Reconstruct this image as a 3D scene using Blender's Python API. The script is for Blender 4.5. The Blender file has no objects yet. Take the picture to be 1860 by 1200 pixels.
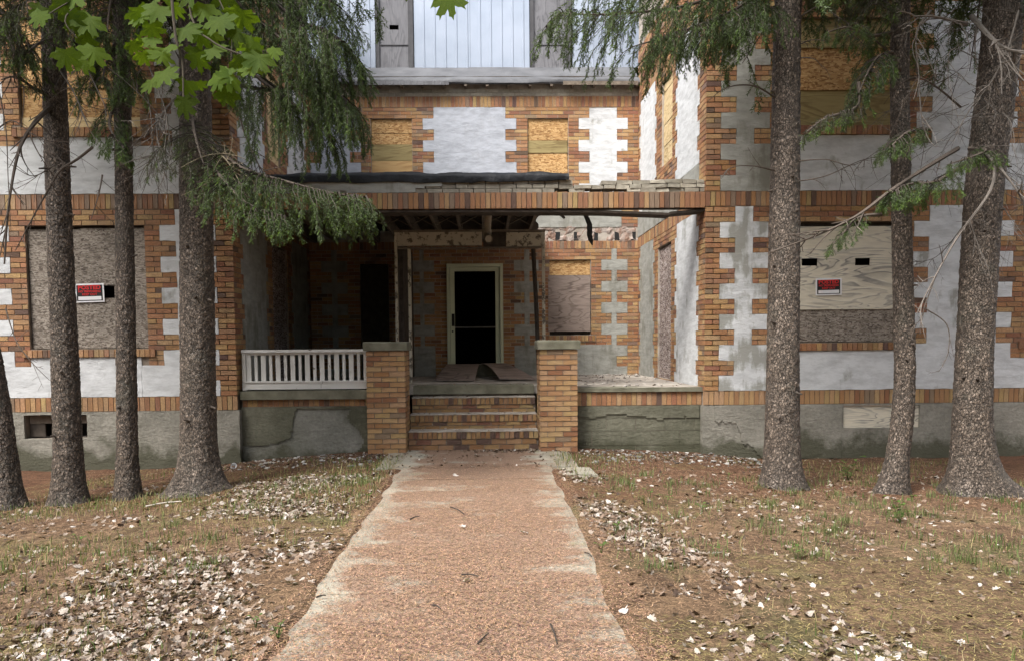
import bpy, math, random
import numpy as np
from mathutils import Vector, Matrix
random.seed(7)
RNG = np.random.default_rng(7)
R = math.radians
SC = bpy.context.scene
COL = SC.collection

# ------------------------------------------------------------------ camera
EYE = 1.467
FPX, CXP, CYP = 1343.0, 907.02, 706.38
YAW, PIT, ROL = 0.019974, -0.060844, 0.0087385
_fw = np.array([math.sin(YAW)*math.cos(PIT), math.cos(YAW)*math.cos(PIT), math.sin(PIT)])
_r0 = np.array([math.cos(YAW), -math.sin(YAW), 0.0]); _u0 = np.cross(_r0, _fw)
_rt = _r0*math.cos(ROL) - _u0*math.sin(ROL); _up = _r0*math.sin(ROL) + _u0*math.cos(ROL)
cam = bpy.data.cameras.new('camera'); co = bpy.data.objects.new('camera', cam); COL.objects.link(co)
M = Matrix.Identity(4)
for i in range(3):
    M[i][0], M[i][1], M[i][2] = _rt[i], _up[i], -_fw[i]
M[2][3] = EYE
co.matrix_world = M
cam.sensor_width = 36; cam.lens = FPX/1860*36
cam.shift_x = (930-CXP)/1860; cam.shift_y = (CYP-600)/1860
cam.clip_start = 0.05; cam.clip_end = 500
SC.camera = co

# ------------------------------------------------------------------ sky, sun, exposure
SUN_EL, SUN_AZ = R(54), R(224)           # azimuth measured clockwise from +Y (where the sun stands)
W = bpy.data.worlds.new('World'); SC.world = W; W.use_nodes = True
nt = W.node_tree; bg = nt.nodes['Background']
sky = nt.nodes.new('ShaderNodeTexSky'); sky.sky_type = 'NISHITA'; sky.sun_disc = False
sky.sun_elevation = SUN_EL; sky.sun_rotation = SUN_AZ
sky.air_density = 1.0; sky.dust_density = 4.0; sky.ozone_density = 1.0
hs = nt.nodes.new('ShaderNodeHueSaturation'); hs.inputs['Saturation'].default_value = 0.45   # overcast: cloud-white sky
nt.links.new(sky.outputs[0], hs.inputs['Color']); nt.links.new(hs.outputs[0], bg.inputs[0])
bg.inputs[1].default_value = 0.15
sl = bpy.data.lights.new('sun', 'SUN'); sl.energy = 1.9; sl.angle = R(22); sl.color = (1.0, 0.97, 0.92)
so = bpy.data.objects.new('sun', sl); COL.objects.link(so)
sd = Vector((math.sin(SUN_AZ)*math.cos(SUN_EL), math.cos(SUN_AZ)*math.cos(SUN_EL), math.sin(SUN_EL)))
so.rotation_euler = sd.to_track_quat('Z', 'Y').to_euler(); so.location = (0, 0, 30)
SC.view_settings.view_transform = 'Standard'; SC.view_settings.look = 'None'
SC.view_settings.exposure = 1.5; SC.view_settings.gamma = 1.0
SC.view_settings.use_curve_mapping = False

# ------------------------------------------------------------------ helpers
def at(px, py, Y):
    """point of the place at distance Y in front of the camera that the photograph shows at (px, py)"""
    d = _fw + _rt*(px-CXP)/FPX - _up*(py-CYP)/FPX
    t = Y/d[1]
    return np.array([d[0]*t, Y, EYE + d[2]*t])

def _h(ix, iy, iz, seed=0):
    n = (ix*374761393 + iy*668265263 + iz*2147483647 + seed*974634777) & 0xFFFFFFFF
    n = ((n ^ (n >> 13))*1274126177) & 0xFFFFFFFF
    n = ((n ^ (n >> 15))*2246822519) & 0xFFFFFFFF
    return ((n ^ (n >> 16)) & 0xFFFFFF)/float(0xFFFFFF)

def noise(p, seed=0):
    p = np.asarray(p, float); i = np.floor(p).astype(np.int64); f = p-i; f = f*f*(3-2*f)
    out = 0
    for dx in (0, 1):
        for dy in (0, 1):
            for dz in (0, 1):
                w = (f[..., 0] if dx else 1-f[..., 0])*(f[..., 1] if dy else 1-f[..., 1])*(f[..., 2] if dz else 1-f[..., 2])
                out = out + w*_h(i[..., 0]+dx, i[..., 1]+dy, i[..., 2]+dz, seed)
    return out*2-1

def fbm(p, oct=4, seed=0):
    p = np.asarray(p, float); a, s, o = 1.0, 0.0, 0.0
    for k in range(oct):
        o = o + a*noise(p*(2**k)+17.3*k, seed+k); s += a; a *= 0.5
    return o/s

def cellular(p, seed=0):
    """distance to the nearest feature point, to the second, and a random value of the cell"""
    i = np.floor(p).astype(np.int64); f = p-i
    d1 = np.full(p.shape[0], 9.0); d2 = d1.copy(); idv = np.zeros(p.shape[0])
    for dx in (-1, 0, 1):
        for dy in (-1, 0, 1):
            for dz in (-1, 0, 1):
                a, b, c = i[:, 0]+dx, i[:, 1]+dy, i[:, 2]+dz
                q = np.stack([dx+_h(a, b, c, seed), dy+_h(a, b, c, seed+1), dz+_h(a, b, c, seed+2)], 1)-f
                d = np.sqrt((q*q).sum(1)); r = _h(a, b, c, seed+3)
                m = d < d1
                d2 = np.where(m, d1, np.minimum(d2, d)); idv = np.where(m, r, idv); d1 = np.where(m, d, d1)
    return d1, d2, idv

def mk(name, V, F, mat=None, colr=None, smooth=False):
    """mesh from arrays; F is (n,3) or (n,4) or a list of such arrays"""
    V = np.ascontiguousarray(np.asarray(V, np.float32).reshape(-1, 3))
    Fs = [np.asarray(f, np.int32) for f in (F if isinstance(F, list) and len(F) and isinstance(F[0], np.ndarray) else [F])]
    me = bpy.data.meshes.new(name)
    me.vertices.add(len(V)); me.vertices.foreach_set('co', V.ravel())
    loops = np.concatenate([f.ravel() for f in Fs]); tot = np.concatenate([np.full(len(f), f.shape[1], np.int32) for f in Fs])
    st = np.concatenate([[0], np.cumsum(tot)[:-1]]).astype(np.int32)
    me.loops.add(len(loops)); me.loops.foreach_set('vertex_index', loops)
    me.polygons.add(len(tot)); me.polygons.foreach_set('loop_start', st); me.polygons.foreach_set('loop_total', tot)
    me.polygons.foreach_set('use_smooth', np.full(len(tot), bool(smooth)))
    if colr is not None:
        c = np.ones((len(V), 4), np.float32); c[:, :3] = np.asarray(colr, np.float32).reshape(-1, 3)
        a = me.color_attributes.new('col', 'FLOAT_COLOR', 'POINT'); a.data.foreach_set('color', c.ravel())
    me.update(calc_edges=True); me.validate()
    if mat is not None: me.materials.append(mat)
    return me

def link(name, data, parent=None, loc=None):
    """link an object; without loc the mesh is in world coordinates and stays where it is under its parent"""
    o = bpy.data.objects.new(name, data); COL.objects.link(o)
    wl = Vector((0, 0, 0)) if loc is None else Vector(loc)
    if parent is not None:
        o.parent = parent; wl = wl - WLOC[parent]
        o.location = wl
        WLOC[o] = wl + WLOC[parent]
    else:
        o.location = wl; WLOC[o] = wl
    return o
WLOC = {}

def tag(o, label=None, cat=None, group=None, kind=None):
    if label: o['label'] = label
    if cat: o['category'] = cat
    if group: o['group'] = group
    if kind: o['kind'] = kind
    return o

def thing(name, label, cat, loc, group=None):
    return tag(link(name, None, None, loc), label, cat, group)

class MB:
    """collects boxes, tubes and sheets into one mesh"""
    def __init__(s): s.V = []; s.T = []; s.Q = []; s.C = []; s.n = 0
    def add(s, V, F, c=(1, 1, 1)):
        V = np.asarray(V, float).reshape(-1, 3); F = np.asarray(F, int)
        s.V.append(V); (s.Q if F.shape[1] == 4 else s.T).append(F+s.n); s.n += len(V)
        c = np.asarray(c, float); s.C.append(np.broadcast_to(c, (len(V), 3)) if c.ndim == 1 else c)
    def box(s, lo, hi, c=(1, 1, 1), jit=0.0, mat3=None, org=None):
        lo, hi = np.asarray(lo, float), np.asarray(hi, float)
        V = np.array([[lo[0] if i & 1 == 0 else hi[0], lo[1] if i & 2 == 0 else hi[1], lo[2] if i & 4 == 0 else hi[2]] for i in range(8)])
        if jit: V = V + RNG.uniform(-jit, jit, V.shape)
        if mat3 is not None: V = V@np.asarray(mat3).T + (0 if org is None else np.asarray(org))
        s.add(V, BOXF, c)
    def tube(s, P, r, sides=6, c=(1, 1, 1), cap=True):
        P = np.asarray(P, float); n = len(P); r = np.broadcast_to(np.asarray(r, float), (n,))
        T = np.gradient(P, axis=0); T /= np.linalg.norm(T, axis=1)[:, None]+1e-9
        ref = np.array([0.0, 0, 1]) if abs(T[0][2]) < .9 else np.array([1.0, 0, 0])
        A = np.cross(T, ref); A /= np.linalg.norm(A, axis=1)[:, None]+1e-9; B = np.cross(T, A)
        an = np.arange(sides)/sides*2*math.pi
        V = P[:, None, :] + r[:, None, None]*(A[:, None, :]*np.cos(an)[None, :, None] + B[:, None, :]*np.sin(an)[None, :, None])
        i = np.arange(n-1)[:, None]*sides; j = np.arange(sides)[None, :]; k = (j+1) % sides
        F = np.stack([i+j, i+k, i+sides+k, i+sides+j], -1).reshape(-1, 4)
        s.add(V.reshape(-1, 3), F, c)
        if cap:
            for e in (0, n-1):
                m = np.vstack([V[e], P[e]]); s.add(m, [[q, (q+1) % sides, sides] for q in range(sides)], c)
    def build(s, name, mat, parent=None, smooth=False, kind=None):
        V = np.concatenate(s.V); F = []
        if s.T: F.append(np.concatenate(s.T))
        if s.Q: F.append(np.concatenate(s.Q))
        o = link(name, mk(name, V, F, mat, np.concatenate(s.C), smooth), parent)
        if kind: o['kind'] = kind
        return o
BOXF = np.array([[0, 2, 3, 1], [4, 5, 7, 6], [0, 1, 5, 4], [2, 6, 7, 3], [0, 4, 6, 2], [1, 3, 7, 5]])

# ------------------------------------------------------------------ materials
class NM:
    def __init__(s, name, rough=0.85, spec=0.3):
        s.m = bpy.data.materials.new(name); s.m.use_nodes = True; s.t = s.m.node_tree
        s.b = s.t.nodes['Principled BSDF']; s.b.inputs['Roughness'].default_value = rough
        s.b.inputs['Specular IOR Level'].default_value = spec
        tc = s.t.nodes.new('ShaderNodeTexCoord'); s.obj = tc.outputs['Object']
    def n(s, t, **kw):
        x = s.t.nodes.new(t)
        for k, v in kw.items():
            if k in x.inputs: s.set(x.inputs[k], v)
            else: setattr(x, k, v)
        return x
    def set(s, sock, v):
        if isinstance(v, bpy.types.NodeSocket): s.t.links.new(v, sock)
        elif isinstance(v, (tuple, list)) and len(v) == 3 and sock.type == 'RGBA': sock.default_value = (*v, 1)
        else: sock.default_value = v
    def mp(s, scale=(1, 1, 1), rot=(0, 0, 0), loc=(0, 0, 0), vec=None):
        x = s.n('ShaderNodeMapping'); s.set(x.inputs['Vector'], vec or s.obj)
        x.inputs['Scale'].default_value = scale; x.inputs['Rotation'].default_value = rot; x.inputs['Location'].default_value = loc
        return x.outputs[0]
    def noise(s, scale, detail=4, rough=0.55, vec=None, dist=0):
        x = s.n('ShaderNodeTexNoise', Scale=scale, Detail=detail, Roughness=rough, Distortion=dist); s.set(x.inputs['Vector'], vec or s.obj)
        return x.outputs['Fac']
    def vor(s, scale, vec=None, feature='F1', out='Distance', rnd=1):
        x = s.n('ShaderNodeTexVoronoi'); x.feature = feature; x.inputs['Scale'].default_value = scale
        if 'Randomness' in x.inputs: x.inputs['Randomness'].default_value = rnd
        s.set(x.inputs['Vector'], vec or s.obj); return x.outputs[out]
    def wave(s, scale, dist=3, detail=3, dscale=1, vec=None, dirn='Z'):
        x = s.n('ShaderNodeTexWave', Scale=scale, Distortion=dist, Detail=detail); x.inputs['Detail Scale'].default_value = dscale
        x.bands_direction = dirn; s.set(x.inputs['Vector'], vec or s.obj); return x.outputs['Fac']
    def ramp(s, fac, stops):
        x = s.n('ShaderNodeValToRGB'); s.set(x.inputs[0], fac); e = x.color_ramp.elements
        while len(e) < len(stops): e.new(0.5)
        for k, (p, c) in enumerate(stops):
            e[k].position = p; e[k].color = (*c, 1) if not isinstance(c, (int, float)) else (c, c, c, 1)
        return x.outputs[0]
    def mix(s, fac, a, b, mode='MIX'):
        x = s.n('ShaderNodeMix'); x.data_type = 'RGBA'; x.blend_type = mode
        s.set(x.inputs[0], fac); s.set(x.inputs[6], a); s.set(x.inputs[7], b); return x.outputs[2]
    def math(s, op, a, b=0.0, c=0.0):
        x = s.n('ShaderNodeMath'); x.operation = op; s.set(x.inputs[0], a); s.set(x.inputs[1], b); s.set(x.inputs[2], c); return x.outputs[0]
    def attr(s, name='col'):
        x = s.n('ShaderNodeAttribute'); x.attribute_name = name; return x.outputs['Color']
    def sep(s, i):
        x = s.n('ShaderNodeSeparateXYZ'); s.set(x.inputs[0], s.obj); return x.outputs[i]
    def bump(s, h, strength=0.4, dist=0.01, prev=None):
        x = s.n('ShaderNodeBump'); x.inputs['Strength'].default_value = strength; x.inputs['Distance'].default_value = dist
        s.set(x.inputs['Height'], h)
        if prev is not None: s.set(x.inputs['Normal'], prev)
        s.t.links.new(x.outputs[0], s.b.inputs['Normal']); return x.outputs[0]
    def base(s, c): s.set(s.b.inputs['Base Color'], c); return s

def mat_brick():
    a = NM('brick', 0.8); c = a.attr()
    n1 = a.noise(55, 3); n2 = a.noise(3, 4)
    # fine vertical scratches of a wire-cut face, soot in blotches
    c2 = a.mix(1.0, c, a.ramp(n1, [(0.3, 0.72), (0.7, 1.18)]), 'MULTIPLY')
    c3 = a.mix(a.ramp(n2, [(0.46, 0.0), (0.72, 0.5)]), c2, (0.16, 0.11, 0.08))
    lime = a.noise(1.3, 8, 0.7, a.mp((1, 1, 0.6), loc=(5, 3, 9)))
    c3 = a.mix(a.ramp(lime, [(0.58, 0.0), (0.70, 0.35)]), c3, (0.42, 0.36, 0.29))
    a.base(c3); a.bump(a.noise(120, 3), 0.35, 0.004); return a.m
def mat_mortar(name, c1, c2):
    a = NM(name, 0.95); a.base(a.mix(a.ramp(a.noise(6, 5), [(0.35, 0.0), (0.65, 1.0)]), c1, c2)); a.bump(a.noise(90, 3), 0.5, 0.004); return a.m
def mat_stucco(name, white=(0.60, 0.615, 0.625), grey=(0.30, 0.30, 0.275), lo=0.52, hi=0.62, streak=True):
    a = NM(name, 0.9, 0.2)
    n = a.noise(2.2, 9, 0.62); v = a.noise(2.4, 5, 0.6, a.mp((3.0, 3.0, 0.7), loc=(3, 1, 5)))
    f = a.ramp(a.math('ADD', a.math('MULTIPLY', n, 0.6), a.math('MULTIPLY', v, 0.4)), [(lo, 0.0), (hi, 1.0)])
    w = a.mix(a.ramp(a.noise(5, 6, 0.6, a.mp((0.8, 0.8, 2.4))), [(0.40, 0.0), (0.64, 0.58)]), white, tuple(x*0.60 for x in white))
    w = a.mix(a.ramp(a.noise(22, 5, 0.7, a.mp((0.5, 0.5, 1.4))), [(0.58, 0.0), (0.78, 0.45)]), w, tuple(x*0.5 for x in white))
    a.base(a.mix(f, w, grey))
    a.bump(a.noise(14, 6, 0.6, a.mp((1, 1, 2))), 0.5, 0.012, a.bump(f, 0.3, -0.006)); return a.m
def mat_concrete(name, c1, c2, moss=(0.066, 0.066, 0.042), mlo=0.45, mhi=0.62, zc=0.12, cracks=False):
    a = NM(name, 0.92, 0.2)
    n = a.noise(1.7, 8, 0.6); f = a.ramp(n, [(0.36, 0.0), (0.66, 1.0)]); c = a.mix(f, c1, c2)
    c = a.mix(1.0, c, a.ramp(a.noise(24, 5), [(0.25, 0.78), (0.75, 1.15)]), 'MULTIPLY')
    # algae and damp creeping up from the soil in a ragged edge
    m = a.math('ADD', a.math('MULTIPLY', a.math('SUBTRACT', zc, a.sep(2)), 1.1), a.noise(2.6, 7, 0.65))
    c = a.mix(a.ramp(m, [(mlo, 0.0), (mhi, 0.85)]), c, moss)
    h = a.noise(30, 6)
    if cracks:
        cr = a.ramp(a.vor(1.5, a.n('ShaderNodeVectorMath', operation='ADD').outputs[0] if False else a.mp((1.0, 1.0, 1.25)), 'DISTANCE_TO_EDGE'), [(0.0, 1.0), (0.012, 0.0)])
        cr = a.math('MULTIPLY', cr, a.ramp(a.noise(1.1, 3), [(0.5, 0.0), (0.6, 1.0)]))
        c = a.mix(cr, c, (0.03, 0.03, 0.025))
    a.base(c); a.bump(h, 0.6, 0.012, a.bump(a.noise(7, 6, 0.65, a.mp((0.7, 0.7, 2.0))), 0.6, 0.03)); return a.m
def mat_osb(name, c1, c2, c3, grain=22):
    a = NM(name, 0.8, 0.25); cs = None; hh = None
    for k, (rx, sc) in enumerate((((0.5, 0.4, 0.5)), ((0.5, -0.7, 0.5)), ((0.5, 1.2, 0.5)))) if False else enumerate(((0.35, grain), (-0.65, grain*1.2), (1.25, grain*0.9))):
        vec = a.mp((1.0, 1.0, 3.2), rot=(0, rx, 0), loc=(k*3.1, k, k*2.2))
        x = a.n('ShaderNodeTexVoronoi'); x.inputs['Scale'].default_value = sc; a.set(x.inputs['Vector'], vec)
        v = a.n('ShaderNodeSeparateColor'); a.set(v.inputs[0], x.outputs['Color'])
        col = a.ramp(v.outputs[0], [(0.05, c3), (0.45, c1), (0.95, c2)])
        cs = col if cs is None else a.mix(a.ramp(a.noise(grain*0.8, 2, vec=a.mp(loc=(k*7, 0, 0))), [(0.48, 0.0), (0.52, 1.0)]), cs, col)
        hh = v.outputs[1] if hh is None else a.math('ADD', hh, v.outputs[1])
    a.base(a.mix(1.0, cs, a.ramp(a.noise(1.6, 5), [(0.3, 0.72), (0.7, 1.1)]), 'MULTIPLY')); a.bump(hh, 0.35, 0.004); return a.m
def mat_ply(name, c1, c2, c3, scale=9, dirn='Z', dist=7):
    """rotary-cut grain: contour lines of a stretched noise, knots where they close, grey weathering"""
    a = NM(name, 0.75, 0.25)
    st = (0.42, 0.42, 2.1) if dirn == 'Z' else (2.1, 2.1, 0.42)
    n = a.noise(1.5, 3, 0.5, a.mp(st, loc=(len(name)*1.7, scale, 3)), 0.8)
    s_ = a.math('SINE', a.math('MULTIPLY', n, 9.0*scale))
    fine = a.noise(34, 4, vec=a.mp((0.14, 0.14, 1.0) if dirn == 'Z' else (1, 1, 0.12)))
    wth = a.noise(2.1, 7, 0.65, a.mp((0.6, 0.6, 1.3), loc=(1, 2, 8)))
    c = a.mix(a.math('MULTIPLY', a.ramp(s_, [(0.45, 0.0), (0.95, 1.0)]), a.ramp(wth, [(0.35, 0.25), (0.6, 1.0)])), c1, c3)
    c = a.mix(a.ramp(fine, [(0.45, 0.0), (0.7, 0.7)]), c, c2)
    c = a.mix(a.ramp(wth, [(0.52, 0.0), (0.7, 0.5)]), c, tuple(x*.5 for x in c2))
    a.base(c); a.bump(a.math('ADD', s_, fine), 0.25, 0.004); return a.m
def mat_simple(name, c1, c2, rough=0.8, scale=6, bump=0.3, metallic=0.0, bscale=40, spec=0.3, bd=0.005):
    a = NM(name, rough, spec); a.base(a.mix(a.ramp(a.noise(scale, 6, 0.6), [(0.35, 0.0), (0.65, 1.0)]), c1, c2))
    a.b.inputs['Metallic'].default_value = metallic
    if bump: a.bump(a.noise(bscale, 4), bump, bd)
    return a.m
def mat_peel(name, paint, wood, lo=0.55, hi=0.6):
    a = NM(name, 0.7, 0.3); f = a.ramp(a.noise(9, 8, 0.7), [(lo, 0.0), (hi, 1.0)])
    w = a.mix(a.noise(30, 3, vec=a.mp((1, 1, 0.15))), wood, tuple(x*0.5 for x in wood))
    a.base(a.mix(f, a.mix(a.noise(5, 4), paint, tuple(x*0.8 for x in paint)), w)); a.bump(f, 0.5, -0.003); return a.m
def mat_col(name, rough=0.8, trans=0.0, n=30, spec=0.3):
    """takes each piece's own colour from the mesh; trans lets light through leaves"""
    a = NM(name, rough, spec); c = a.attr()
    c = a.mix(1.0, c, a.ramp(a.noise(n, 3), [(0.3, 0.8), (0.7, 1.15)]), 'MULTIPLY'); a.base(c)
    if trans:
        t = a.n('ShaderNodeBsdfTranslucent'); a.set(t.inputs[0], a.mix(1.0, c, (1.25, 1.35, 0.55), 'MULTIPLY'))
        mx = a.n('ShaderNodeMixShader'); mx.inputs[0].default_value = trans
        o = a.t.nodes['Material Output']; a.t.links.new(a.b.outputs[0], mx.inputs[1]); a.t.links.new(t.outputs[0], mx.inputs[2]); a.t.links.new(mx.outputs[0], o.inputs[0])
    return a.m
def mat_bark():
    a = NM('bark', 0.6, 0.45); c = a.attr()
    v = a.vor(38, a.mp((1, 1, 0.75)), 'F1', 'Distance')
    wob = a.n('ShaderNodeVectorMath'); wob.operation = 'ADD'; nz = a.n('ShaderNodeTexNoise', Scale=14.0, Detail=3.0); a.set(nz.inputs['Vector'], a.obj)
    sc_ = a.n('ShaderNodeVectorMath'); sc_.operation = 'SCALE'; a.set(sc_.inputs[0], nz.outputs['Color']); sc_.inputs['Scale'].default_value = .05
    a.set(wob.inputs[0], a.mp((1, 1, 0.6))); a.set(wob.inputs[1], sc_.outputs[0])
    cr = a.vor(46, wob.outputs[0], 'DISTANCE_TO_EDGE')
    c = a.mix(1.0, c, a.ramp(cr, [(0.02, 0.42), (0.16, 1.1)]), 'MULTIPLY')
    c = a.mix(1.0, c, a.ramp(a.noise(60, 4), [(0.25, 0.6), (0.75, 1.35)]), 'MULTIPLY')
    c = a.mix(a.ramp(a.noise(3.5, 5), [(0.55, 0.0), (0.75, 0.35)]), c, (0.085, 0.09, 0.07))
    a.base(c); a.bump(a.ramp(cr, [(0.0, 0.0), (0.14, 1.0)]), 0.9, 0.012, a.bump(a.noise(80, 4), 0.5, 0.006)); return a.m
def mat_ground():
    a = NM('forest_floor', 0.95, 0.15)
    n1 = a.noise(0.9, 6, 0.6); n2 = a.noise(3.2, 6, 0.65); n3 = a.noise(70, 4, 0.7)
    c = a.mix(a.ramp(n2, [(0.35, 0.0), (0.65, 1.0)]), (0.105, 0.064, 0.040), (0.20, 0.130, 0.076))
    c = a.mix(a.ramp(n1, [(0.52, 0.0), (0.64, 0.75)]), c, (0.105, 0.105, 0.046))
    red = a.math('ADD', a.math('MULTIPLY', a.sep(1), 0.35), a.math('MULTIPLY', a.noise(0.8, 4), 1.4))
    c = a.mix(a.ramp(a.math('SUBTRACT', red, 2.7), [(0.3, 0.0), (0.7, 0.75)]), c, (0.125, 0.060, 0.036))
    c = a.mix(1.0, c, a.ramp(n3, [(0.3, 0.45), (0.7, 1.4)]), 'MULTIPLY')
    c = a.mix(1.0, c, a.ramp(a.noise(16, 5, 0.7), [(0.35, 0.55), (0.62, 1.2)]), 'MULTIPLY')
    a.base(c); a.bump(n3, 0.8, 0.02, a.bump(a.noise(14, 5), 0.6, 0.03)); return a.m
def mat_path():
    a = NM('path_concrete', 0.92, 0.2)
    conc = a.mix(a.ramp(a.noise(3, 6), [(0.35, 0.0), (0.65, 1.0)]), (0.345, 0.315, 0.25), (0.25, 0.235, 0.19))
    conc = a.mix(a.ramp(a.noise(4.2, 5, vec=a.mp(loc=(4, 2, 0))), [(0.60, 0.0), (0.72, 0.6)]), conc, (0.22, 0.21, 0.10))
    need = a.mix(a.ramp(a.noise(70, 4, 0.8), [(0.36, 0.0), (0.64, 1.0)]), (0.105, 0.060, 0.040), (0.295, 0.195, 0.135))
    x = a.math('ABSOLUTE', a.math('ADD', a.sep(0), 0.09))
    edge = a.math('MULTIPLY', a.math('POWER', a.math('MULTIPLY', x, 1.1), 4.0), -0.55)
    f = a.math('ADD', edge, a.math('ADD', a.math('MULTIPLY', a.noise(2.0, 8, 0.68, a.mp((0.8, 1.3, 1))), 1.9), -0.42))
    a.base(a.mix(a.ramp(f, [(0.16, 0.0), (0.40, 0.93)]), conc, need)); a.bump(a.noise(80, 4), 0.6, 0.012); return a.m
def mat_metal_siding():
    a = NM('metal_siding', 0.42, 0.5); a.b.inputs['Metallic'].default_value = 0.35
    a.base(a.mix(a.ramp(a.noise(1.4, 5), [(0.35, 0.0), (0.7, 1.0)]), (0.36, 0.405, 0.48), (0.29, 0.335, 0.405))); a.bump(a.noise(3, 3), 0.15, 0.02); return a.m

MT = dict(
 brick=mat_brick(), mortar=mat_mortar('mortar', (0.27, 0.22, 0.175), (0.13, 0.11, 0.09)), mortar_pale=mat_mortar('mortar_pale', (0.42, 0.38, 0.33), (0.27, 0.23, 0.19)),
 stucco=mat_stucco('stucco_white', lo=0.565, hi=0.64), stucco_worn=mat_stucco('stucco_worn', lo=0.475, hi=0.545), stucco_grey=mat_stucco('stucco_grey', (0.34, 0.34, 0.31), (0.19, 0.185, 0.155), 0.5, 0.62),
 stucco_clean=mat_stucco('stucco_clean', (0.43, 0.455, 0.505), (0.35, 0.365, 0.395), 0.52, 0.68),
 concrete=mat_concrete('basement_concrete', (0.29, 0.275, 0.235), (0.20, 0.19, 0.16)), concrete_damp=mat_concrete('damp_render', (0.165, 0.16, 0.12), (0.095, 0.094, 0.066), zc=0.1),
 patch=mat_concrete('bare_patch', (0.26, 0.255, 0.225), (0.15, 0.148, 0.122), zc=0.0), stone=mat_simple('mossy_stone', (0.115, 0.112, 0.078), (0.21, 0.20, 0.15), 0.9, 5, 0.5, bscale=50),
 osb_grey=mat_osb('weathered_board', (0.23, 0.195, 0.16), (0.36, 0.32, 0.275), (0.10, 0.08, 0.065)), osb_tan=mat_osb('strand_board', (0.46, 0.27, 0.11), (0.60, 0.40, 0.19), (0.24, 0.12, 0.045), 16),
 osb_dark=mat_osb('dark_strand_board', (0.25, 0.19, 0.16), (0.52, 0.46, 0.44), (0.08, 0.05, 0.045), 20),
 ply_white=mat_ply('whitewashed_plywood', (0.62, 0.57, 0.46), (0.50, 0.46, 0.38), (0.20, 0.195, 0.19), 9), ply_tan=mat_ply('new_plywood', (0.50, 0.33, 0.15), (0.42, 0.26, 0.11), (0.33, 0.19, 0.08), 5),
 ply_olive=mat_ply('treated_plywood', (0.30, 0.24, 0.11), (0.24, 0.185, 0.08), (0.17, 0.12, 0.05), 5), ply_grey=mat_ply('grey_plywood', (0.27, 0.215, 0.185), (0.20, 0.155, 0.13), (0.12, 0.09, 0.075), 8),
 plank_pale=mat_ply('pale_plank', (0.60, 0.47, 0.27), (0.50, 0.37, 0.19), (0.38, 0.26, 0.12), 6), wood_grey=mat_ply('grey_panel', (0.17, 0.17, 0.182), (0.13, 0.13, 0.14), (0.10, 0.10, 0.107), 5, 'X'), frame_grey=mat_simple('grey_frame', (0.085, 0.085, 0.09), (0.06, 0.06, 0.065), 0.8, 6, 0.3),
 wood_dark=mat_simple('dark_timber', (0.075, 0.060, 0.048), (0.035, 0.028, 0.023), 0.9, 8, 0.4), wood_mid=mat_simple('old_timber', (0.20, 0.165, 0.13), (0.11, 0.09, 0.07), 0.9, 8, 0.4),
 paint_white=mat_peel('peeling_white_paint', (0.70, 0.69, 0.66), (0.20, 0.16, 0.12), 0.63, 0.66), paint_cream=mat_peel('peeling_cream_paint', (0.52, 0.47, 0.37), (0.16, 0.13, 0.10), 0.52, 0.58),
 door_green=mat_peel('pale_green_paint', (0.64, 0.68, 0.50), (0.25, 0.27, 0.20), 0.68, 0.74), black=mat_simple('black', (0.012, 0.012, 0.012), (0.02, 0.02, 0.02), 0.6, 5, 0),
 void=mat_simple('dark_interior', (0.02, 0.018, 0.016), (0.012, 0.011, 0.01), 1.0, 2, 0), tarp=mat_simple('black_tarp', (0.008, 0.009, 0.011), (0.016, 0.017, 0.02), 0.5, 4, 0.5, bscale=9, spec=0.3, bd=0.03),
 membrane=mat_simple('grey_membrane', (0.115, 0.118, 0.126), (0.075, 0.077, 0.083), 0.7, 3, 0.5, bscale=6, bd=0.02), pvc=mat_simple('old_plastic_pipe', (0.40, 0.36, 0.29), (0.28, 0.24, 0.19), 0.5, 6, 0.2),
 grey_brick=mat_col('grey_brick', 0.95, n=20), rubble=mat_stucco('rubble', (0.40, 0.345, 0.31), (0.26, 0.17, 0.13), 0.46, 0.56), siding=mat_metal_siding(),
 sign_white=mat_simple('sign_white', (0.75, 0.75, 0.76), (0.68, 0.68, 0.70), 0.4, 3, 0), sign_red=mat_simple('sign_red', (0.55, 0.03, 0.03), (0.5, 0.025, 0.03), 0.4, 3, 0),
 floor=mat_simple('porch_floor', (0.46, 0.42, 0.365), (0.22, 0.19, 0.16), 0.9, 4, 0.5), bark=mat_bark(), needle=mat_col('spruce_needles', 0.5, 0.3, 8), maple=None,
 twig=mat_col('twig_bark', 0.85), dead_leaf=mat_col('dead_leaf', 0.75, 0.12, 60), grass=mat_col('grass_blade', 0.6, 0.3, 10), litter=mat_col('fallen_needles', 0.8, 0.0, 20),
 ground=mat_ground(), path=mat_path(), metal=mat_simple('dull_metal', (0.35, 0.35, 0.33), (0.25, 0.25, 0.24), 0.4, 8, 0.1, 0.8),
)

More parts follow.
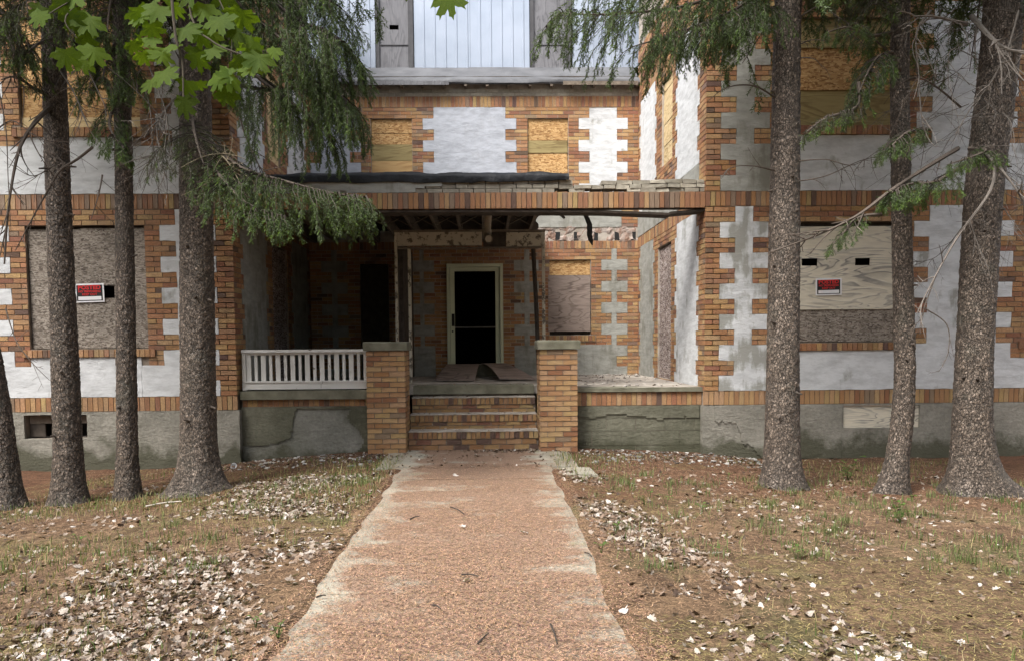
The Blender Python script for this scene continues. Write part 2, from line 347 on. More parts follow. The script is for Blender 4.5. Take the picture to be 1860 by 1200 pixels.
# ------------------------------------------------------------------ ground
YF, YB, XR, XL = 10.13, 14.555, 3.034, -3.377
PX0, PX1 = -1.03, 0.79
def ground_z(x, y):
    x = np.asarray(x, float); y = np.asarray(y, float)
    sm = lambda a, b, v: (lambda t: t*t*(3-2*t))(np.clip((v-a)/(b-a), 0, 1))
    fade = sm(3.0, 8.5, y)
    z = -0.20*sm(1.2, 5.0, -x)*fade - 0.15*sm(1.1, 4.5, x)*fade
    far = np.clip((np.hypot(x, y-6)-14)/60, 0, 1)
    p = np.stack([x, y, 0*x], -1)
    off = np.clip((np.maximum(PX0-x, x-PX1))/0.35, 0, 1)
    creep = np.where(x > -.12, .08+.16*np.clip((6.2-y)/2.5, 0, 1)*(y > 1), .05)+.16*fbm(np.stack([x*2.2, y*2.2, 0*x+7], -1), 4, 15)
    inside = np.minimum(x-PX0, PX1-x)
    z = z + (1-off)*.062*np.clip(1-inside/np.maximum(creep, .01), 0, 1)*(creep > .01)*(y < 8.6)
    z = z + off*(0.022*fbm(p*1.3, 3, 3) + 0.012*noise(p*7, 9)) - 0.03*(1-off) + far*0.6*noise(p*0.05, 4)
    return z
def glines(a, b, fine0, fine1, cell, grow=1.35):
    L = list(np.arange(fine0, fine1+1e-6, cell)); s = cell
    while L[-1] < b: s *= grow; L.append(min(b, L[-1]+s))
    s = cell
    while L[0] > a: s *= grow; L.insert(0, max(a, L[0]-s))
    return np.array(L)
gx = glines(-140, 140, -7, 8, 0.06); gy = glines(-120, 160, 2.4, 10.6, 0.06)
GX, GY = np.meshgrid(gx, gy); GZ = ground_z(GX, GY)
nx = len(gx); ii = np.arange(len(gy)-1)[:, None]*nx+np.arange(nx-1)[None, :]
GF = np.stack([ii, ii+1, ii+nx+1, ii+nx], -1).reshape(-1, 4)
tag(link('ground', mk('ground', np.stack([GX, GY, GZ], -1), GF, MT['ground'], smooth=True)), kind='structure')

# concrete path: slabs with open joints, an apron before the steps
path = tag(link('path', None, None, (0, 6, 0)), kind='structure')
def slab(x0, x1, y0, y1, zt, parent, name='slab', skew=0.0, mat='path'):
    nxs, nys = max(2, int((x1-x0)/0.07)), max(2, int((y1-y0)/0.07))
    X, Y = np.meshgrid(np.linspace(x0, x1, nxs), np.linspace(y0, y1, nys)); p = np.stack([X, Y, 0*X], -1)
    e = np.minimum(np.minimum(X-x0, x1-X), np.minimum(Y-y0, y1-Y))
    ed = np.minimum(X-x0, x1-X) < 1e-6
    X = X + np.where(ed, 0.03*fbm(p*3, 3, 5), 0)
    Z = zt + 0.008*fbm(p*1.5, 3, 8) - 0.012*np.clip(1-np.minimum(X-x0, x1-X)/0.03, 0, 1) + skew*(Y-y0)
    V = np.stack([X, Y, Z], -1).reshape(-1, 3); i = np.arange(nys-1)[:, None]*nxs+np.arange(nxs-1)[None, :]
    F = np.stack([i, i+1, i+nxs+1, i+nxs], -1).reshape(-1, 4)
    rim = np.concatenate([np.arange(nxs), np.arange(1, nys)*nxs+nxs-1, (nys-1)*nxs+np.arange(nxs-2, -1, -1), np.arange(nys-2, 0, -1)*nxs])
    low = V[rim].copy(); low[:, 2] -= 0.1; n0 = len(V); k = len(rim); j = np.arange(k); jn = (j+1) % k
    F2 = np.stack([rim, n0+j, n0+jn, rim[jn]], -1)
    return link(name, mk(name, np.vstack([V, low]), [np.vstack([F, F2])], MT[mat], smooth=False), parent)
ys = [0.6, 2.45, 4.28, 6.12, 7.95]
for a, b in zip(ys[:-1], ys[1:]): slab(PX0, PX1, a+0.001, b-0.001, 0.012+random.uniform(-0.003, 0.003), path)
slab(-1.30, 1.12, 7.956+0.75, 10.19, 0.016, path)
slab(PX0, PX1, 7.956, 7.956+0.744, 0.014, path)
bs = slab(0.84, 1.24, 8.05, 8.62, 0.035, None, 'concrete_fragment', -0.03); tag(bs, 'broken concrete slab lying loose beside the path near the right pier', 'concrete')

# ------------------------------------------------------------------ the building
C = 0.0695; BL = 0.2095
Z0, Z1, Z2, Z3 = 0.80, 0.80+36*0.0695, 3.51, 3.51+36*0.0695      # belt top, upper belt bottom, its top, eaves belt bottom
bld = thing('abandoned_building', 'abandoned orange brick building with white stucco quoins and boarded windows', 'building', (0, YF, 0))

class Wall:
    def __init__(s, name, o, u, n, mirror=False):
        s.o = np.array(o, float); s.u = np.array(u, float); s.n = np.array(n, float); s.name = name
        s.obj = None; s.flip = np.dot(np.cross(s.u, [0, 0, 1]), s.n) < 0
    def P(s, u, z, d):
        u, z, d = np.broadcast_arrays(np.asarray(u, float), np.asarray(z, float), np.asarray(d, float))
        return s.o + u[..., None]*s.u + z[..., None]*np.array([0, 0, 1.0]) + d[..., None]*s.n

def panel(w, name, inc, exc, off, depth, mat, parent, cell=0.08, amp=0.0, seed=0, fn=None, kind=None, nscale=6.0):
    """a slab on wall w: the union of rectangles inc minus exc, its face off the wall by off, edges going back by depth"""
    us = sorted(set([r[0] for r in inc]+[r[1] for r in inc]+[r[0] for r in exc]+[r[1] for r in exc]))
    zs = sorted(set([r[2] for r in inc]+[r[3] for r in inc]+[r[2] for r in exc]+[r[3] for r in exc]))
    lo = min(r[0] for r in inc), max(r[1] for r in inc), min(r[2] for r in inc), max(r[3] for r in inc)
    us = [x for x in us if lo[0]-1e-6 <= x <= lo[1]+1e-6]; zs = [x for x in zs if lo[2]-1e-6 <= x <= lo[3]+1e-6]
    def sub(L):
        o = []
        for a, b in zip(L[:-1], L[1:]):
            if b-a < 1e-4: continue
            k = max(1, int(math.ceil((b-a)/cell))); o += list(np.linspace(a, b, k+1)[:-1])
        return np.array(o+[L[-1]])
    U, Zs = sub(us), sub(zs); nu, nz = len(U), len(Zs)
    uc, zc = np.meshgrid((U[:-1]+U[1:])/2, (Zs[:-1]+Zs[1:])/2)
    m = np.zeros(uc.shape, bool)
    for r in inc: m |= (uc > r[0]) & (uc < r[1]) & (zc > r[2]) & (zc < r[3])
    for r in exc: m &= ~((uc > r[0]) & (uc < r[1]) & (zc > r[2]) & (zc < r[3]))
    if fn is not None: m &= fn(uc, zc)
    UU, ZZ = np.meshgrid(U, Zs); p = np.stack([UU, ZZ, 0*UU+seed], -1)
    D = off + (amp*fbm(p*nscale, 4, seed) if amp else 0*UU)
    if amp:
        UU = UU + amp*0.9*noise(p*9, seed+5); ZZ = ZZ + amp*0.9*noise(p*9, seed+6)
    Vf = w.P(UU, ZZ, D).reshape(-1, 3); Vb = w.P(UU, ZZ, 0*UU+off-depth).reshape(-1, 3)
    i, j = np.nonzero(m); k = i*nu+j; F = np.stack([k, k+1, k+nu+1, k+nu], -1)
    n0 = nu*nz; S = []
    mp = np.pad(m, 1)
    for (di, dj, a, b) in ((-1, 0, 0, 1), (1, 0, nu+1, nu), (0, -1, nu, 0), (0, 1, 1, nu+1)):
        e = m & ~mp[1+di:mp.shape[0]-1+di, 1+dj:mp.shape[1]-1+dj]
        i, j = np.nonzero(e); k = i*nu+j; S.append(np.stack([k+b, k+a, k+a+n0, k+b+n0], -1))
    F = np.vstack([F]+S)
    if w.flip: F = F[:, ::-1]
    V = np.vstack([Vf, Vb]); used = np.unique(F); mapi = np.full(len(V), -1); mapi[used] = np.arange(len(used))
    o = link(name, mk(name, V[used], mapi[F], mat), parent)
    if kind: o['kind'] = kind
    return o

PAL = np.array([[.345, .178, .084], [.40, .240, .118], [.255, .120, .068], [.13, .080, .058], [.42, .275, .135], [.24, .165, .112], [.30, .145, .075]])
def bcol(z=2.0, tan=None):
    t = np.clip((1.9-z)/0.7, 0, 1) if tan is None else tan
    wt = np.array([.36, .25+.22*t, .13-.08*t, .035-.02*t, .08+.20*t, .045, .14-.09*t]); wt = np.clip(wt, 0.005, None); wt /= wt.sum()
    c = PAL[RNG.choice(len(PAL), p=wt)]*RNG.uniform(0.84, 1.06)
    return c*np.array([1, RNG.uniform(.93, 1.07), RNG.uniform(.9, 1.1)])
def cut(iv, rects, zc):
    for (a, b, z0, z1) in rects:
        if z0-1e-3 < zc < z1+1e-3:
            nv = []
            for (p, q) in iv:
                if b <= p or a >= q: nv.append((p, q)); continue
                if a-p > 0.03: nv.append((p, a))
                if q-b > 0.03: nv.append((b, q))
            iv = nv
    return iv
def lay(w, mb, u0, u1, z0, z1, exc, proud=0.009, cfn=None, phase=0.0, jit=0.0012, missing=0.0, h=C, bl=BL, tan=None):
    """running bond bricks, each a box of its own"""
    rows = int(round((z1-z0)/h))
    for r in range(rows):
        zc = z0+(r+.5)*h
        for (a, b) in cut([(u0, u1)], exc, zc):
            k0 = math.floor((a-phase)/bl)-1; cuts = [a]
            for k in range(k0, k0+int((b-a)/bl)+4):
                x = k*bl+phase+(r % 2)*bl/2
                if a+0.05 < x < b-0.05: cuts.append(x)
            cuts.append(b)
            for p, q in zip(cuts[:-1], cuts[1:]):
                if missing and RNG.random() < missing: continue
                pr = proud+RNG.normal(0, jit)
                V = np.array([[u, z, d] for d in (-0.02, pr) for z in (zc-h/2+.0055, zc+h/2-.0055) for u in (p+.0055, q-.0055)])
                V[:, :2] += RNG.uniform(-jit, jit, (8, 2))
                mb.add(w.P(V[:, 0], V[:, 1], V[:, 2]), BF_FLIP if w.flip else BF, cfn() if cfn else bcol(zc, tan))
BF = np.array([[4, 5, 7, 6], [0, 4, 6, 2], [5, 1, 3, 7], [6, 7, 3, 2], [0, 1, 5, 4]]); BF_FLIP = BF[:, ::-1]

UNITB = []
for k in range(28):
    V = np.array([[x, y, z] for z in (-.5, .5) for y in (-.5, .5) for x in (-.5, .5)])
    V += RNG.uniform(-.012, .012, V.shape)
    UNITB.append(mk('brick', V, BOXF, MT['brick'], np.tile(bcol(2.5 if k < 14 else 1.2), (8, 1))))
WORNB = []
for k in range(14):
    V = np.array([[x, y, z] for z in (-.5, .5) for y in (-.5, .5) for x in (-.5, .5)])+RNG.uniform(-.03, .03, (8, 3))
    WORNB.append(mk('brick', V, BOXF, MT['brick'], np.tile(bcol(1.2)*np.array([.80, .82, .82]), (8, 1))))
def brick_obj(w, uc, zc, du, dz, depth, proud, parent, tan=False):
    """one brick as an object of its own, sharing mesh data with its likes"""
    c = w.P(uc, zc, proud-depth/2)
    o = link('brick', random.choice(WORNB if tan == 'worn' else (UNITB[14:] if tan else UNITB[:14])), parent, c)
    ax = math.atan2(w.u[1], w.u[0]); o.rotation_euler = (0, 0, ax+random.gauss(0, .004)); o.scale = (du, depth, dz)
    return o
def soldiers(w, u0, u1, z0, z1, parent=None, mb=None, exc=(), pitch=C, tan=None, proud=0.010):
    n = max(1, int(round((u1-u0)/pitch))); pt = (u1-u0)/n
    for k in range(n):
        uc = u0+(k+.5)*pt
        if any(a < uc < b for a, b in exc): continue
        pr = proud+random.gauss(0, .0012)
        if parent is not None: brick_obj(w, uc, (z0+z1)/2, pt-.009, z1-z0-.010, .06, pr, parent, bool(tan))
        else:
            V = np.array([[u, z, d] for d in (-0.02, pr) for z in (z0+.005, z1-.005) for u in (uc-pt/2+.0045, uc+pt/2-.0045)])
            mb.add(w.P(V[:, 0], V[:, 1], V[:, 2]), BF_FLIP if w.flip else BF, bcol(2.5, tan))
def column(u0, u1, zb, zt, tooth_l, tooth_r, sill=None):
    """stucco quoin column between two belts: teeth of three courses every six"""
    r = [(u0, u1, zb, zt)]
    for k in range(6):
        a = zb+k*6*C; r.append((u0-tooth_l, u1+tooth_r, a, a+3*C))
    return r
def void_box(w, u0, u1, z0, z1, parent, d=0.35, name='recess'):
    mb = MB(); c = w.P([u0-.02, u1+.02, u0-.02, u1+.02], [z0-.02, z0-.02, z1+.02, z1+.02], [-d]*4)
    mb.add(c, [[0, 1, 3, 2]]); return mb.build(name, MT['void'], parent)
def board(w, u0, u1, z0, z1, d, t, mat, parent, holes=(), name='board', tilt=0.0, jit=0.004):
    exc = [tuple(h) for h in holes]
    return panel(w, name, [(u0+random.uniform(-jit, jit), u1+random.uniform(-jit, jit), z0, z1)], exc, d, t, MT[mat], parent, cell=3.0)
def sillrow(w, u0, u1, z0, z1, mb, proud=0.035, tan=0.0):
    soldiers(w, u0, u1, z0, z1, None, mb, (), C, tan, proud)

TOP = 9.2
mbB = MB()                                   # the bricks past the three hundred picked out one by one
w_mort = MT['mortar']

# --- front walls of the two wings
def wing_front(w, side, col0, col1, win, wide, wide2, mats):
    pw = link('wall', None, bld, (0, YF, 0)) if False else None
    u_end = 8.5
    wins = [(win[0], win[1], 1.45, 3.093), (win[0], win[1], 4.385, 5.803)]
    # next window bay, mostly out of the picture
    wn2 = [(wide2[1]+2*BL, wide2[1]+2*BL+1.57, a, b) for (_, _, a, b) in wins]
    allw = [x for x in wins+wn2 if x[0] < u_end]
    vent = (2.02, 2.86, 0.24, 0.565) if side < 0 else (1.93, 3.0, 0.26, 0.575)
    core = panel(w, 'wall', [(0.002, u_end, -0.6, TOP)], allw+[vent], 0.0, 0.30, w_mort, bld, cell=2.5)
    st = []
    # quoin column by the corner, panels below the windows, wide column beyond the window
    for zb, zt, pz in ((Z0, Z1, 1.335), (Z2, Z3, 4.25)):
        c1 = column(col0, col1, zb, zt, BL, BL)
        c2 = column(wide2[0], wide2[1], zb, zt, BL, BL)
        hb = 6*C if zb < 2 else 9*C          # height of the plain stucco band under the windows
        low = [(win[0]-.0, win[1]+.0, zb, pz), (win[0], wide2[0], zb, zb+hb), (wide2[0], u_end, zb, zb+hb)]
        st.append((c1+[(col1, win[0]+.1, zb, zb+hb)], 'a', zb)); st.append((c2+low, 'b', zb))
    exc = list(allw)
    mb_sill = mbB
    for rects, tagk, zb in st:
        m = mats[0] if tagk == 'a' and zb < 2 else (mats[1] if tagk == 'a' else mats[2])
        # split so the two panels butt instead of overlapping
        if tagk == 'a': rr = [(a, min(b, win[0]+.1), c, d) for a, b, c, d in rects]; panel(w, 'stucco_panel', rr, allw, 0.013, 0.02, MT[m], core, cell=0.05, amp=0.006, seed=int(zb*10)+int(side)+3)
        else:
            rr = [(max(a, win[0]+.1), b, c, d) for a, b, c, d in rects if b > win[0]+.1]
            panel(w, 'stucco_panel', rr, allw, 0.013, 0.02, MT[m], core, cell=0.05, amp=0.006, seed=int(zb*10)+int(side)+13)
        exc += rects
    for a, b, c, d in allw:
        pz = 1.335 if c < 2 else 4.25
        exc.append((a-.11, b+.11, pz, c))
        sillrow(w, a-.10, b+.10, pz+.002, c-.004, mbB)
    lay(w, mbB, -0.009, u_end, Z0, Z1, exc); lay(w, mbB, -0.009, u_end, Z2, Z3, exc)
    lay(w, mbB, -0.009, u_end, Z3+3*C, Z3+15*C, [])
    return core, allw, vent

wRF = Wall('right', (XR, YF, 0), (1, 0, 0), (0, -1, 0))
wLF = Wall('left', (XL, YF, 0), (-1, 0, 0), (0, -1, 0))
coreR, winsR, ventR = wing_front(wRF, 1, 0.405, 0.645, (1.075, 2.645), None, (3.08, 4.045), ('stucco_worn', 'stucco_grey', 'stucco'))
coreL, winsL, ventL = wing_front(wLF, -1, 0.43, 0.75, (1.17, 2.745), None, (3.17, 4.13), ('stucco', 'stucco', 'stucco'))

# --- belts: the soldier bricks across the front, each an object
beam_w = Wall('beam', (XL, YF, 0), (1, 0, 0), (0, -1, 0))
soldiers(wRF, -0.01, 4.55, Z1+.002, Z2-.002, coreR)
soldiers(wLF, -0.01, 3.55, Z1+.002, Z2-.002, coreL)
soldiers(wRF, -0.01, 4.4, 0.602, Z0-.002, coreR, tan=True)
soldiers(wRF, 4.55, 8.5, Z1+.002, Z2-.002, None, mbB); soldiers(wLF, 3.55, 8.5, Z1+.002, Z2-.002, None, mbB)
soldiers(wRF, 4.4, 8.5, 0.602, Z0-.002, None, mbB, tan=.8); soldiers(wLF, -0.01, 8.5, 0.602, Z0-.002, None, mbB, tan=.8)
soldiers(wRF, -.01, 8.5, Z3+.002, Z3+3*C-.002, None, mbB); soldiers(wLF, -.01, 8.5, Z3+.002, Z3+3*C-.002, None, mbB)

# --- basement render on the wings, the right one with a layer broken away
def crackline(u, pts):
    return np.interp(u, [p[0] for p in pts], [p[1] for p in pts])
for w, vent, core, sd_ in ((wRF, ventR, coreR, 1), (wLF, ventL, coreL, -1)):
    panel(w, 'basement_wall', [(-0.035, 8.5, -0.7, 0.598)], [vent], 0.035, 0.1, MT['concrete'], core, cell=0.12, amp=0.006, seed=31+sd_)
    if sd_ > 0:
        cl = [(0.05, .60), (0.13, .38), (0.35, .36), (0.44, .34), (0.5, .2), (0.52, .09), (0.66, .03), (0.72, -.08), (0.86, -.14), (1.0, -.2), (9, -.2)]
        panel(w, 'render_coat', [(0.13, 1.9, -0.15, 0.592)], [], 0.052, 0.02, MT['concrete'], core, cell=0.022, amp=0.005, seed=5,
              fn=lambda u, z: z > crackline(u, cl)+0.02*np.sin(u*60)*np.cos(z*50))
# left basement opening with a dark vent frame; right one boarded
void_box(wLF, ventL[0], ventL[1], ventL[2], ventL[3], coreL)
wv = board(wLF, ventL[0]+.02, ventL[1]-.02, ventL[2]+.20, ventL[3]-.02, -0.06, .02, 'wood_mid', coreL, name='vent_board')
board(wLF, ventL[0]+.62, ventL[1]-.02, ventL[2]+.02, ventL[2]+.195, -0.06, .02, 'wood_dark', coreL, name='vent_board')
board(wRF, ventR[0]+.006, ventR[1]-.006, ventR[2]+.006, ventR[3]-.006, 0.012, .02, 'ply_white', coreR, name='vent_board')

# --- boarded windows of the wings
def window(w, rect, core, boards, frame=True):
    a, b, c, d = rect
    wd = void_box(w, a, b, c, d, bld, 0.28, 'window')
    mbf = MB()
    for (u0, u1, z0, z1) in ((a+.003, a+.05, c+.003, d-.003), (b-.05, b-.003, c+.003, d-.003), (a+.052, b-.052, d-.05, d-.003), (a+.052, b-.052, c+.003, c+.05)):
        V = np.array([[u, z, q] for q in (-.16, -.075) for z in (z0, z1) for u in (u0, u1)]); mbf.add(w.P(V[:, 0], V[:, 1], V[:, 2]), BF_FLIP if w.flip else BF)
    mbf.build('window_frame', MT['wood_dark'], wd)
    for bd in boards: board(w, *bd[:4], bd[4] if len(bd) > 4 and bd[4] is not None else -0.03, .018, bd[5], wd, bd[6] if len(bd) > 6 else ())
    return wd
a, b, c, d = winsR[0]
window(wRF, winsR[0], coreR, [(a+.01, b-.01, 1.90, d-.06, -.028, 'ply_white', [(1.34, 1.56, 2.50, 2.60), (2.08, 2.29, 2.50, 2.60)]), (a+.01, b-.01, c+.01, 1.895, -.045, 'osb_grey')])
a, b, c, d = winsR[1]
window(wRF, winsR[1], coreR, [(a+.01, b-.01, 5.42, d-.01, -.03, 'ply_olive'), (a+.01, b-.01, 5.10, 5.415, -.045, 'osb_tan'), (a+.01, b-.01, 4.86, 5.095, -.03, 'osb_tan'), (a+.01, b-.01, c+.005, 4.855, -.04, 'ply_olive')])
for r in winsR[2:]: window(wRF, r, coreR, [(r[0]+.01, r[1]-.01, r[2]+.01, r[3]-.05, -.03, 'osb_grey')])
a, b, c, d = winsL[0]
window(wLF, winsL[0], coreL, [(a+.01, a+.86, c+.01, d-.03, -.028, 'osb_grey', [(a+.44, a+.862, 2.13, 2.30)]), (a+.866, b-.01, c+.01, d-.04, -.036, 'osb_grey', [(a+.86, a+1.0, 2.13, 2.30)])])
a, b, c, d = winsL[1]
window(wLF, winsL[1], coreL, [(a+.01, b-.01, c+.52, d-.02, -.03, 'osb_tan'), (a+.01, b-.01, c+.14, c+.515, -.04, 'osb_tan'), (a+.01, b-.01, c+.01, c+.135, -.025, 'plank_pale')])
for r in winsL[2:]: window(wLF, r, coreL, [(r[0]+.01, r[1]-.01, r[2]+.01, r[3]-.05, -.03, 'osb_grey')])

# --- side walls of the recess
YD = YB-YF
wRS = Wall('right_side', (XR, YF, 0), (0, 1, 0), (-1, 0, 0)); wLS = Wall('left_side', (XL, YF, 0), (0, 1, 0), (1, 0, 0))
FLZ = 0.85
def side_wall(w, sgn):
    op = [(1.84, 2.76, FLZ+.02, 3.093), (1.80, 2.52, 4.385, 5.803)]
    core = panel(w, 'wall', [(0.0, YD, -0.6, TOP)], op, 0.0, 0.25, MT['mortar_pale'] if sgn > 0 else w_mort, bld, cell=2.5)
    exc = list(op)
    for zb, zt in ((Z0, Z1), (Z2, Z3)):
        m = 'stucco'
        r1 = column(0.41, 1.47, zb, zt, 0.11, 0.11); r2 = column(3.0 if zb > 2 else 3.10, 4.16, zb, zt, .10, .12)
        if zb < 2: r1 = [(x0, x1, max(z0, FLZ), z1) for x0, x1, z0, z1 in r1]; r2 = [(x0, x1, max(z0, FLZ), z1) for x0, x1, z0, z1 in r2]
        if zb > 2 and sgn > 0: r1, r2 = [[(x0, x1, max(z0, Z2+.45), z1) for x0, x1, z0, z1 in rr if z1 > Z2+.46] for rr in (r1, r2)]
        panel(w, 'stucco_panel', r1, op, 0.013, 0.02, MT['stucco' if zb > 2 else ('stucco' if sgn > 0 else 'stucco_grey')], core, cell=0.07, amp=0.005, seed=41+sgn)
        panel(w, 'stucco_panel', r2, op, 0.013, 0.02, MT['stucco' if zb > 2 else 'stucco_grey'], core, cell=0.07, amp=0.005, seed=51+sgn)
        if zb > 2 and sgn > 0: exc.append((.30, YD, Z2, Z2+.45))
        exc += r1+r2
    if sgn > 0: panel(w, 'plaster_strip', [(.30, YD-.02, Z2+.003, Z2+.445)], [], 0.016, 0.02, MT['stucco_grey'], core, cell=0.05, amp=0.006, seed=71)
    up = [(0.0, YD, Z2+.0, Z2+4*C)]
    lay(w, mbB, 0.0, YD, Z0, Z1, exc); lay(w, mbB, 0.0, YD, Z2, Z3, exc); lay(w, mbB, 0, YD, Z3+3*C, Z3+15*C, [])
    soldiers(w, 0.0, YD, Z1, Z2, None, mbB); soldiers(w, 0.0, YD, Z3, Z3+3*C, None, mbB)
    w1 = void_box(w, *op[0], bld, .22, 'boarded_door'); board(w, op[0][0]+.01, op[0][1]-.01, op[0][2], op[0][3]-.02, -.03, .018, 'osb_dark', w1)
    w2 = void_box(w, *op[1], bld, .22, 'window')
    z = op[1][2]+.005
    while z < op[1][3]-.05:
        h = 0.178; board(w, op[1][0]+.008, op[1][1]-.008, z, min(z+h-.006, op[1][3]-.008), -.03+random.uniform(-.004, .004), .018, 'plank_pale', w2, name='plank', jit=.002); z += h
    return core
coreRS = side_wall(wRS, 1); coreLS = side_wall(wLS, -1)

# --- back wall of the recess
wB = Wall('back', (0, YB, 0), (1, 0, 0), (0, -1, 0))
door = (-0.72, 0.38, 1.08, 3.03); ldoor = (-2.40, -1.85, FLZ+.01, 3.03); bwin = (1.29, 2.10, 1.63, 3.093)
uw1 = (-2.14, -1.35, 4.43, Z3-3*C); uw2 = (0.88, 1.665, 4.43, Z3-3*C)
ops = [door, ldoor, bwin, uw1, uw2]
coreB = panel(wB, 'wall', [(XL, XR, -0.6, 6.52)], ops, 0.0, 0.22, MT['mortar_pale'], bld, cell=2.5)
ST = []
def st(name, rects, m, seed, exc=()):
    rr = [(a, b, max(c, FLZ), d) for a, b, c, d in rects]
    panel(wB, name, rr, list(ops)+list(exc), 0.013, 0.02, MT[m], coreB, cell=0.05, amp=0.006, seed=seed); ST.extend(rr)
def bcolumn(u0, u1, zb, zt, tl, tr): return column(u0, u1, zb, zt, tl, tr)
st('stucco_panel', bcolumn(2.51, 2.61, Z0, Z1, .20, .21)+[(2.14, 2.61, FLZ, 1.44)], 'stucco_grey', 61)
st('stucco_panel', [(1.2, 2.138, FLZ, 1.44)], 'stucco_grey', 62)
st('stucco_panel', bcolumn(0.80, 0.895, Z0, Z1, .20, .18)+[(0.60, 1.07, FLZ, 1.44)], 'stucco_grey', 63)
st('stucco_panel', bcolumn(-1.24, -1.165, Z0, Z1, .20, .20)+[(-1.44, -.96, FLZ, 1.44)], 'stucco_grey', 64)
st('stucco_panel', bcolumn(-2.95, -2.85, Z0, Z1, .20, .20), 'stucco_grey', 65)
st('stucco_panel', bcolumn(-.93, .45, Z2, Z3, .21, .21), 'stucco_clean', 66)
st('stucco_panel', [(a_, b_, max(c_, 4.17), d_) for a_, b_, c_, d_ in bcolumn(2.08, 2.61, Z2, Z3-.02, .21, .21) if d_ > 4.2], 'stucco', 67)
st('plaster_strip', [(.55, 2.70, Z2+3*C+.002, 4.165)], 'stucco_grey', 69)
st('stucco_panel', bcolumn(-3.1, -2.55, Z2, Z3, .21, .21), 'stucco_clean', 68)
excB = ops+ST+[(bwin[0]-.1, bwin[1]+.1, 1.50, 1.63), (-.72, .38, FLZ, 1.08)]
lay(wB, mbB, XL, XR, Z0, Z1, excB); lay(wB, mbB, XL, XR, Z2+3*C, Z3, ops+ST)
soldiers(wB, XL, XR, Z1, Z2-.05, None, mbB); soldiers(wB, XL, XR, Z3, Z3+3*C, None, mbB)
sillrow(wB, bwin[0]-.09, bwin[1]+.09, 1.505, 1.626, mbB)
gcol = lambda: np.array([.36, .33, .27])*RNG.uniform(.75, 1.15)
mbG = MB(); lay(wB, mbG, XL, XR, Z3+3*C, Z3+5*C, [], cfn=gcol)
mbG.build('grey_brick_course', MT['grey_brick'], coreB, kind='stuff')
# torn-open strip where the porch roof was bedded: rubble with joist pockets
pk = [(x, x+.075, Z2-.04, Z2+.11) for x in (1.42, 1.78, 2.16, 2.58, 2.90)]
panel(wB, 'rubble_strip', [(0.9, XR, Z2-.05, Z2+3*C)], pk, 0.006, 0.12, MT['rubble'], coreB, cell=0.025, amp=0.035, seed=77, nscale=14)
for (a, b, c, d) in pk:
    m_ = MB(); V = wB.P([a-.01, b+.01, a-.01, b+.01], [c-.01, c-.01, d+.01, d+.01], [.001]*4); m_.add(V, [[0, 1, 3, 2]]); m_.build('joist_pocket_shade', MT['black'], coreB)  # flat black sheet painted in for the shade inside each pocket
# windows of the back wall
window(wB, bwin, coreB, [(bwin[0]+.005, bwin[1]-.005, 2.80, bwin[3]-.01, -.035, 'osb_tan'), (bwin[0]-.03, bwin[1]-.01, 1.70, 2.79, .022, 'ply_grey')])
a, b, c, d = uw1
window(wB, uw1, coreB, [(a+.005, b-.005, d-.262, d-.006, -.03, 'osb_tan'), (a+.005, b-.005, d-.475, d-.268, -.036, 'osb_tan'), (a+.005, b-.005, d-.79, d-.481, -.026, 'ply_olive'), (a+.005, b-.005, c+.005, d-.795, -.026, 'ply_tan')])
a, b, c, d = uw2
window(wB, uw2, coreB, [(a+.005, b-.005, d-.41, d-.006, -.03, 'osb_tan'), (a+.005, b-.005, d-.65, d-.416, -.026, 'ply_olive'), (a+.005, b-.005, c+.005, d-.656, -.036, 'osb_tan')])
# dark rooms behind the open doors
def room(x0, x1, z0, z1, y0, y1, parent):
    mb = MB(); V = [[x, y, z] for z in (z0, z1) for y in (y0, y1) for x in (x0, x1)]
    mb.add(V, [[2, 3, 7, 6], [0, 1, 3, 2], [4, 6, 7, 5], [0, 2, 6, 4], [1, 5, 7, 3]]); return mb.build('interior_room', MT['void'], parent)
room(-3.2, 1.1, 0.8, 3.4, YB+.225, YB+5.5, coreB)
board(wB, ldoor[0]+.01, ldoor[1]-.01, ldoor[2], ldoor[3]-.01, -.06, .03, 'wood_dark', coreB, name='side_door')
# the entrance: pale green metal frame, an aluminium door leaf whose glass is gone, push bar across
dr = link('door', None, bld, (door[0], YB, door[2]))
mb = MB(); y0, y1 = YB-.05, YB+.10
mb.box((door[0]+.003, y0, door[2]), (door[0]+.06, y1, door[3]-.003)); mb.box((door[1]-.06, y0, door[2]), (door[1]-.003, y1, door[3]-.003)); mb.box((door[0]+.06, y0+.003, door[3]-.065), (door[1]-.06, y1, door[3]-.004))
mb.build('door_frame', MT['door_green'], dr)
mb = MB(); y0, y1 = YB-.012, YB+.033; l0, l1, lt = door[0]+.066, door[1]-.066, door[3]-.07
mb.box((l0, y0, door[2]+.005), (l0+.085, y1, lt)); mb.box((l1-.085, y0, door[2]+.005), (l1, y1, lt)); mb.box((l0+.085, y0+.002, lt-.075), (l1-.085, y1, lt-.001))
leaf = mb.build('door_leaf', MT['door_green'], dr)
mb = MB(); mb.tube([(l0+.085, YB+.01, 1.80), (l1-.085, YB+.01, 1.80)], .014, 8); mb.build('push_bar', MT['metal'], dr)
mb = MB(); hx = l0+.05
mb.tube([(hx, y0, 2.03), (hx, y0-.06, 2.03), (hx, y0-.06, 1.85), (hx, y0, 1.85)], .011, 8)
mb.box((hx-.025, y0-.008, 1.82), (hx+.03, y0-.001, 2.06)); mb.build('handle', MT['black'], dr)
mb = MB(); mb.tube([(hx-.01, y0-.02, 1.72), (hx-.01, y0+.01, 1.72)], .018, 10); mb.build('lock', MT['black'], dr)
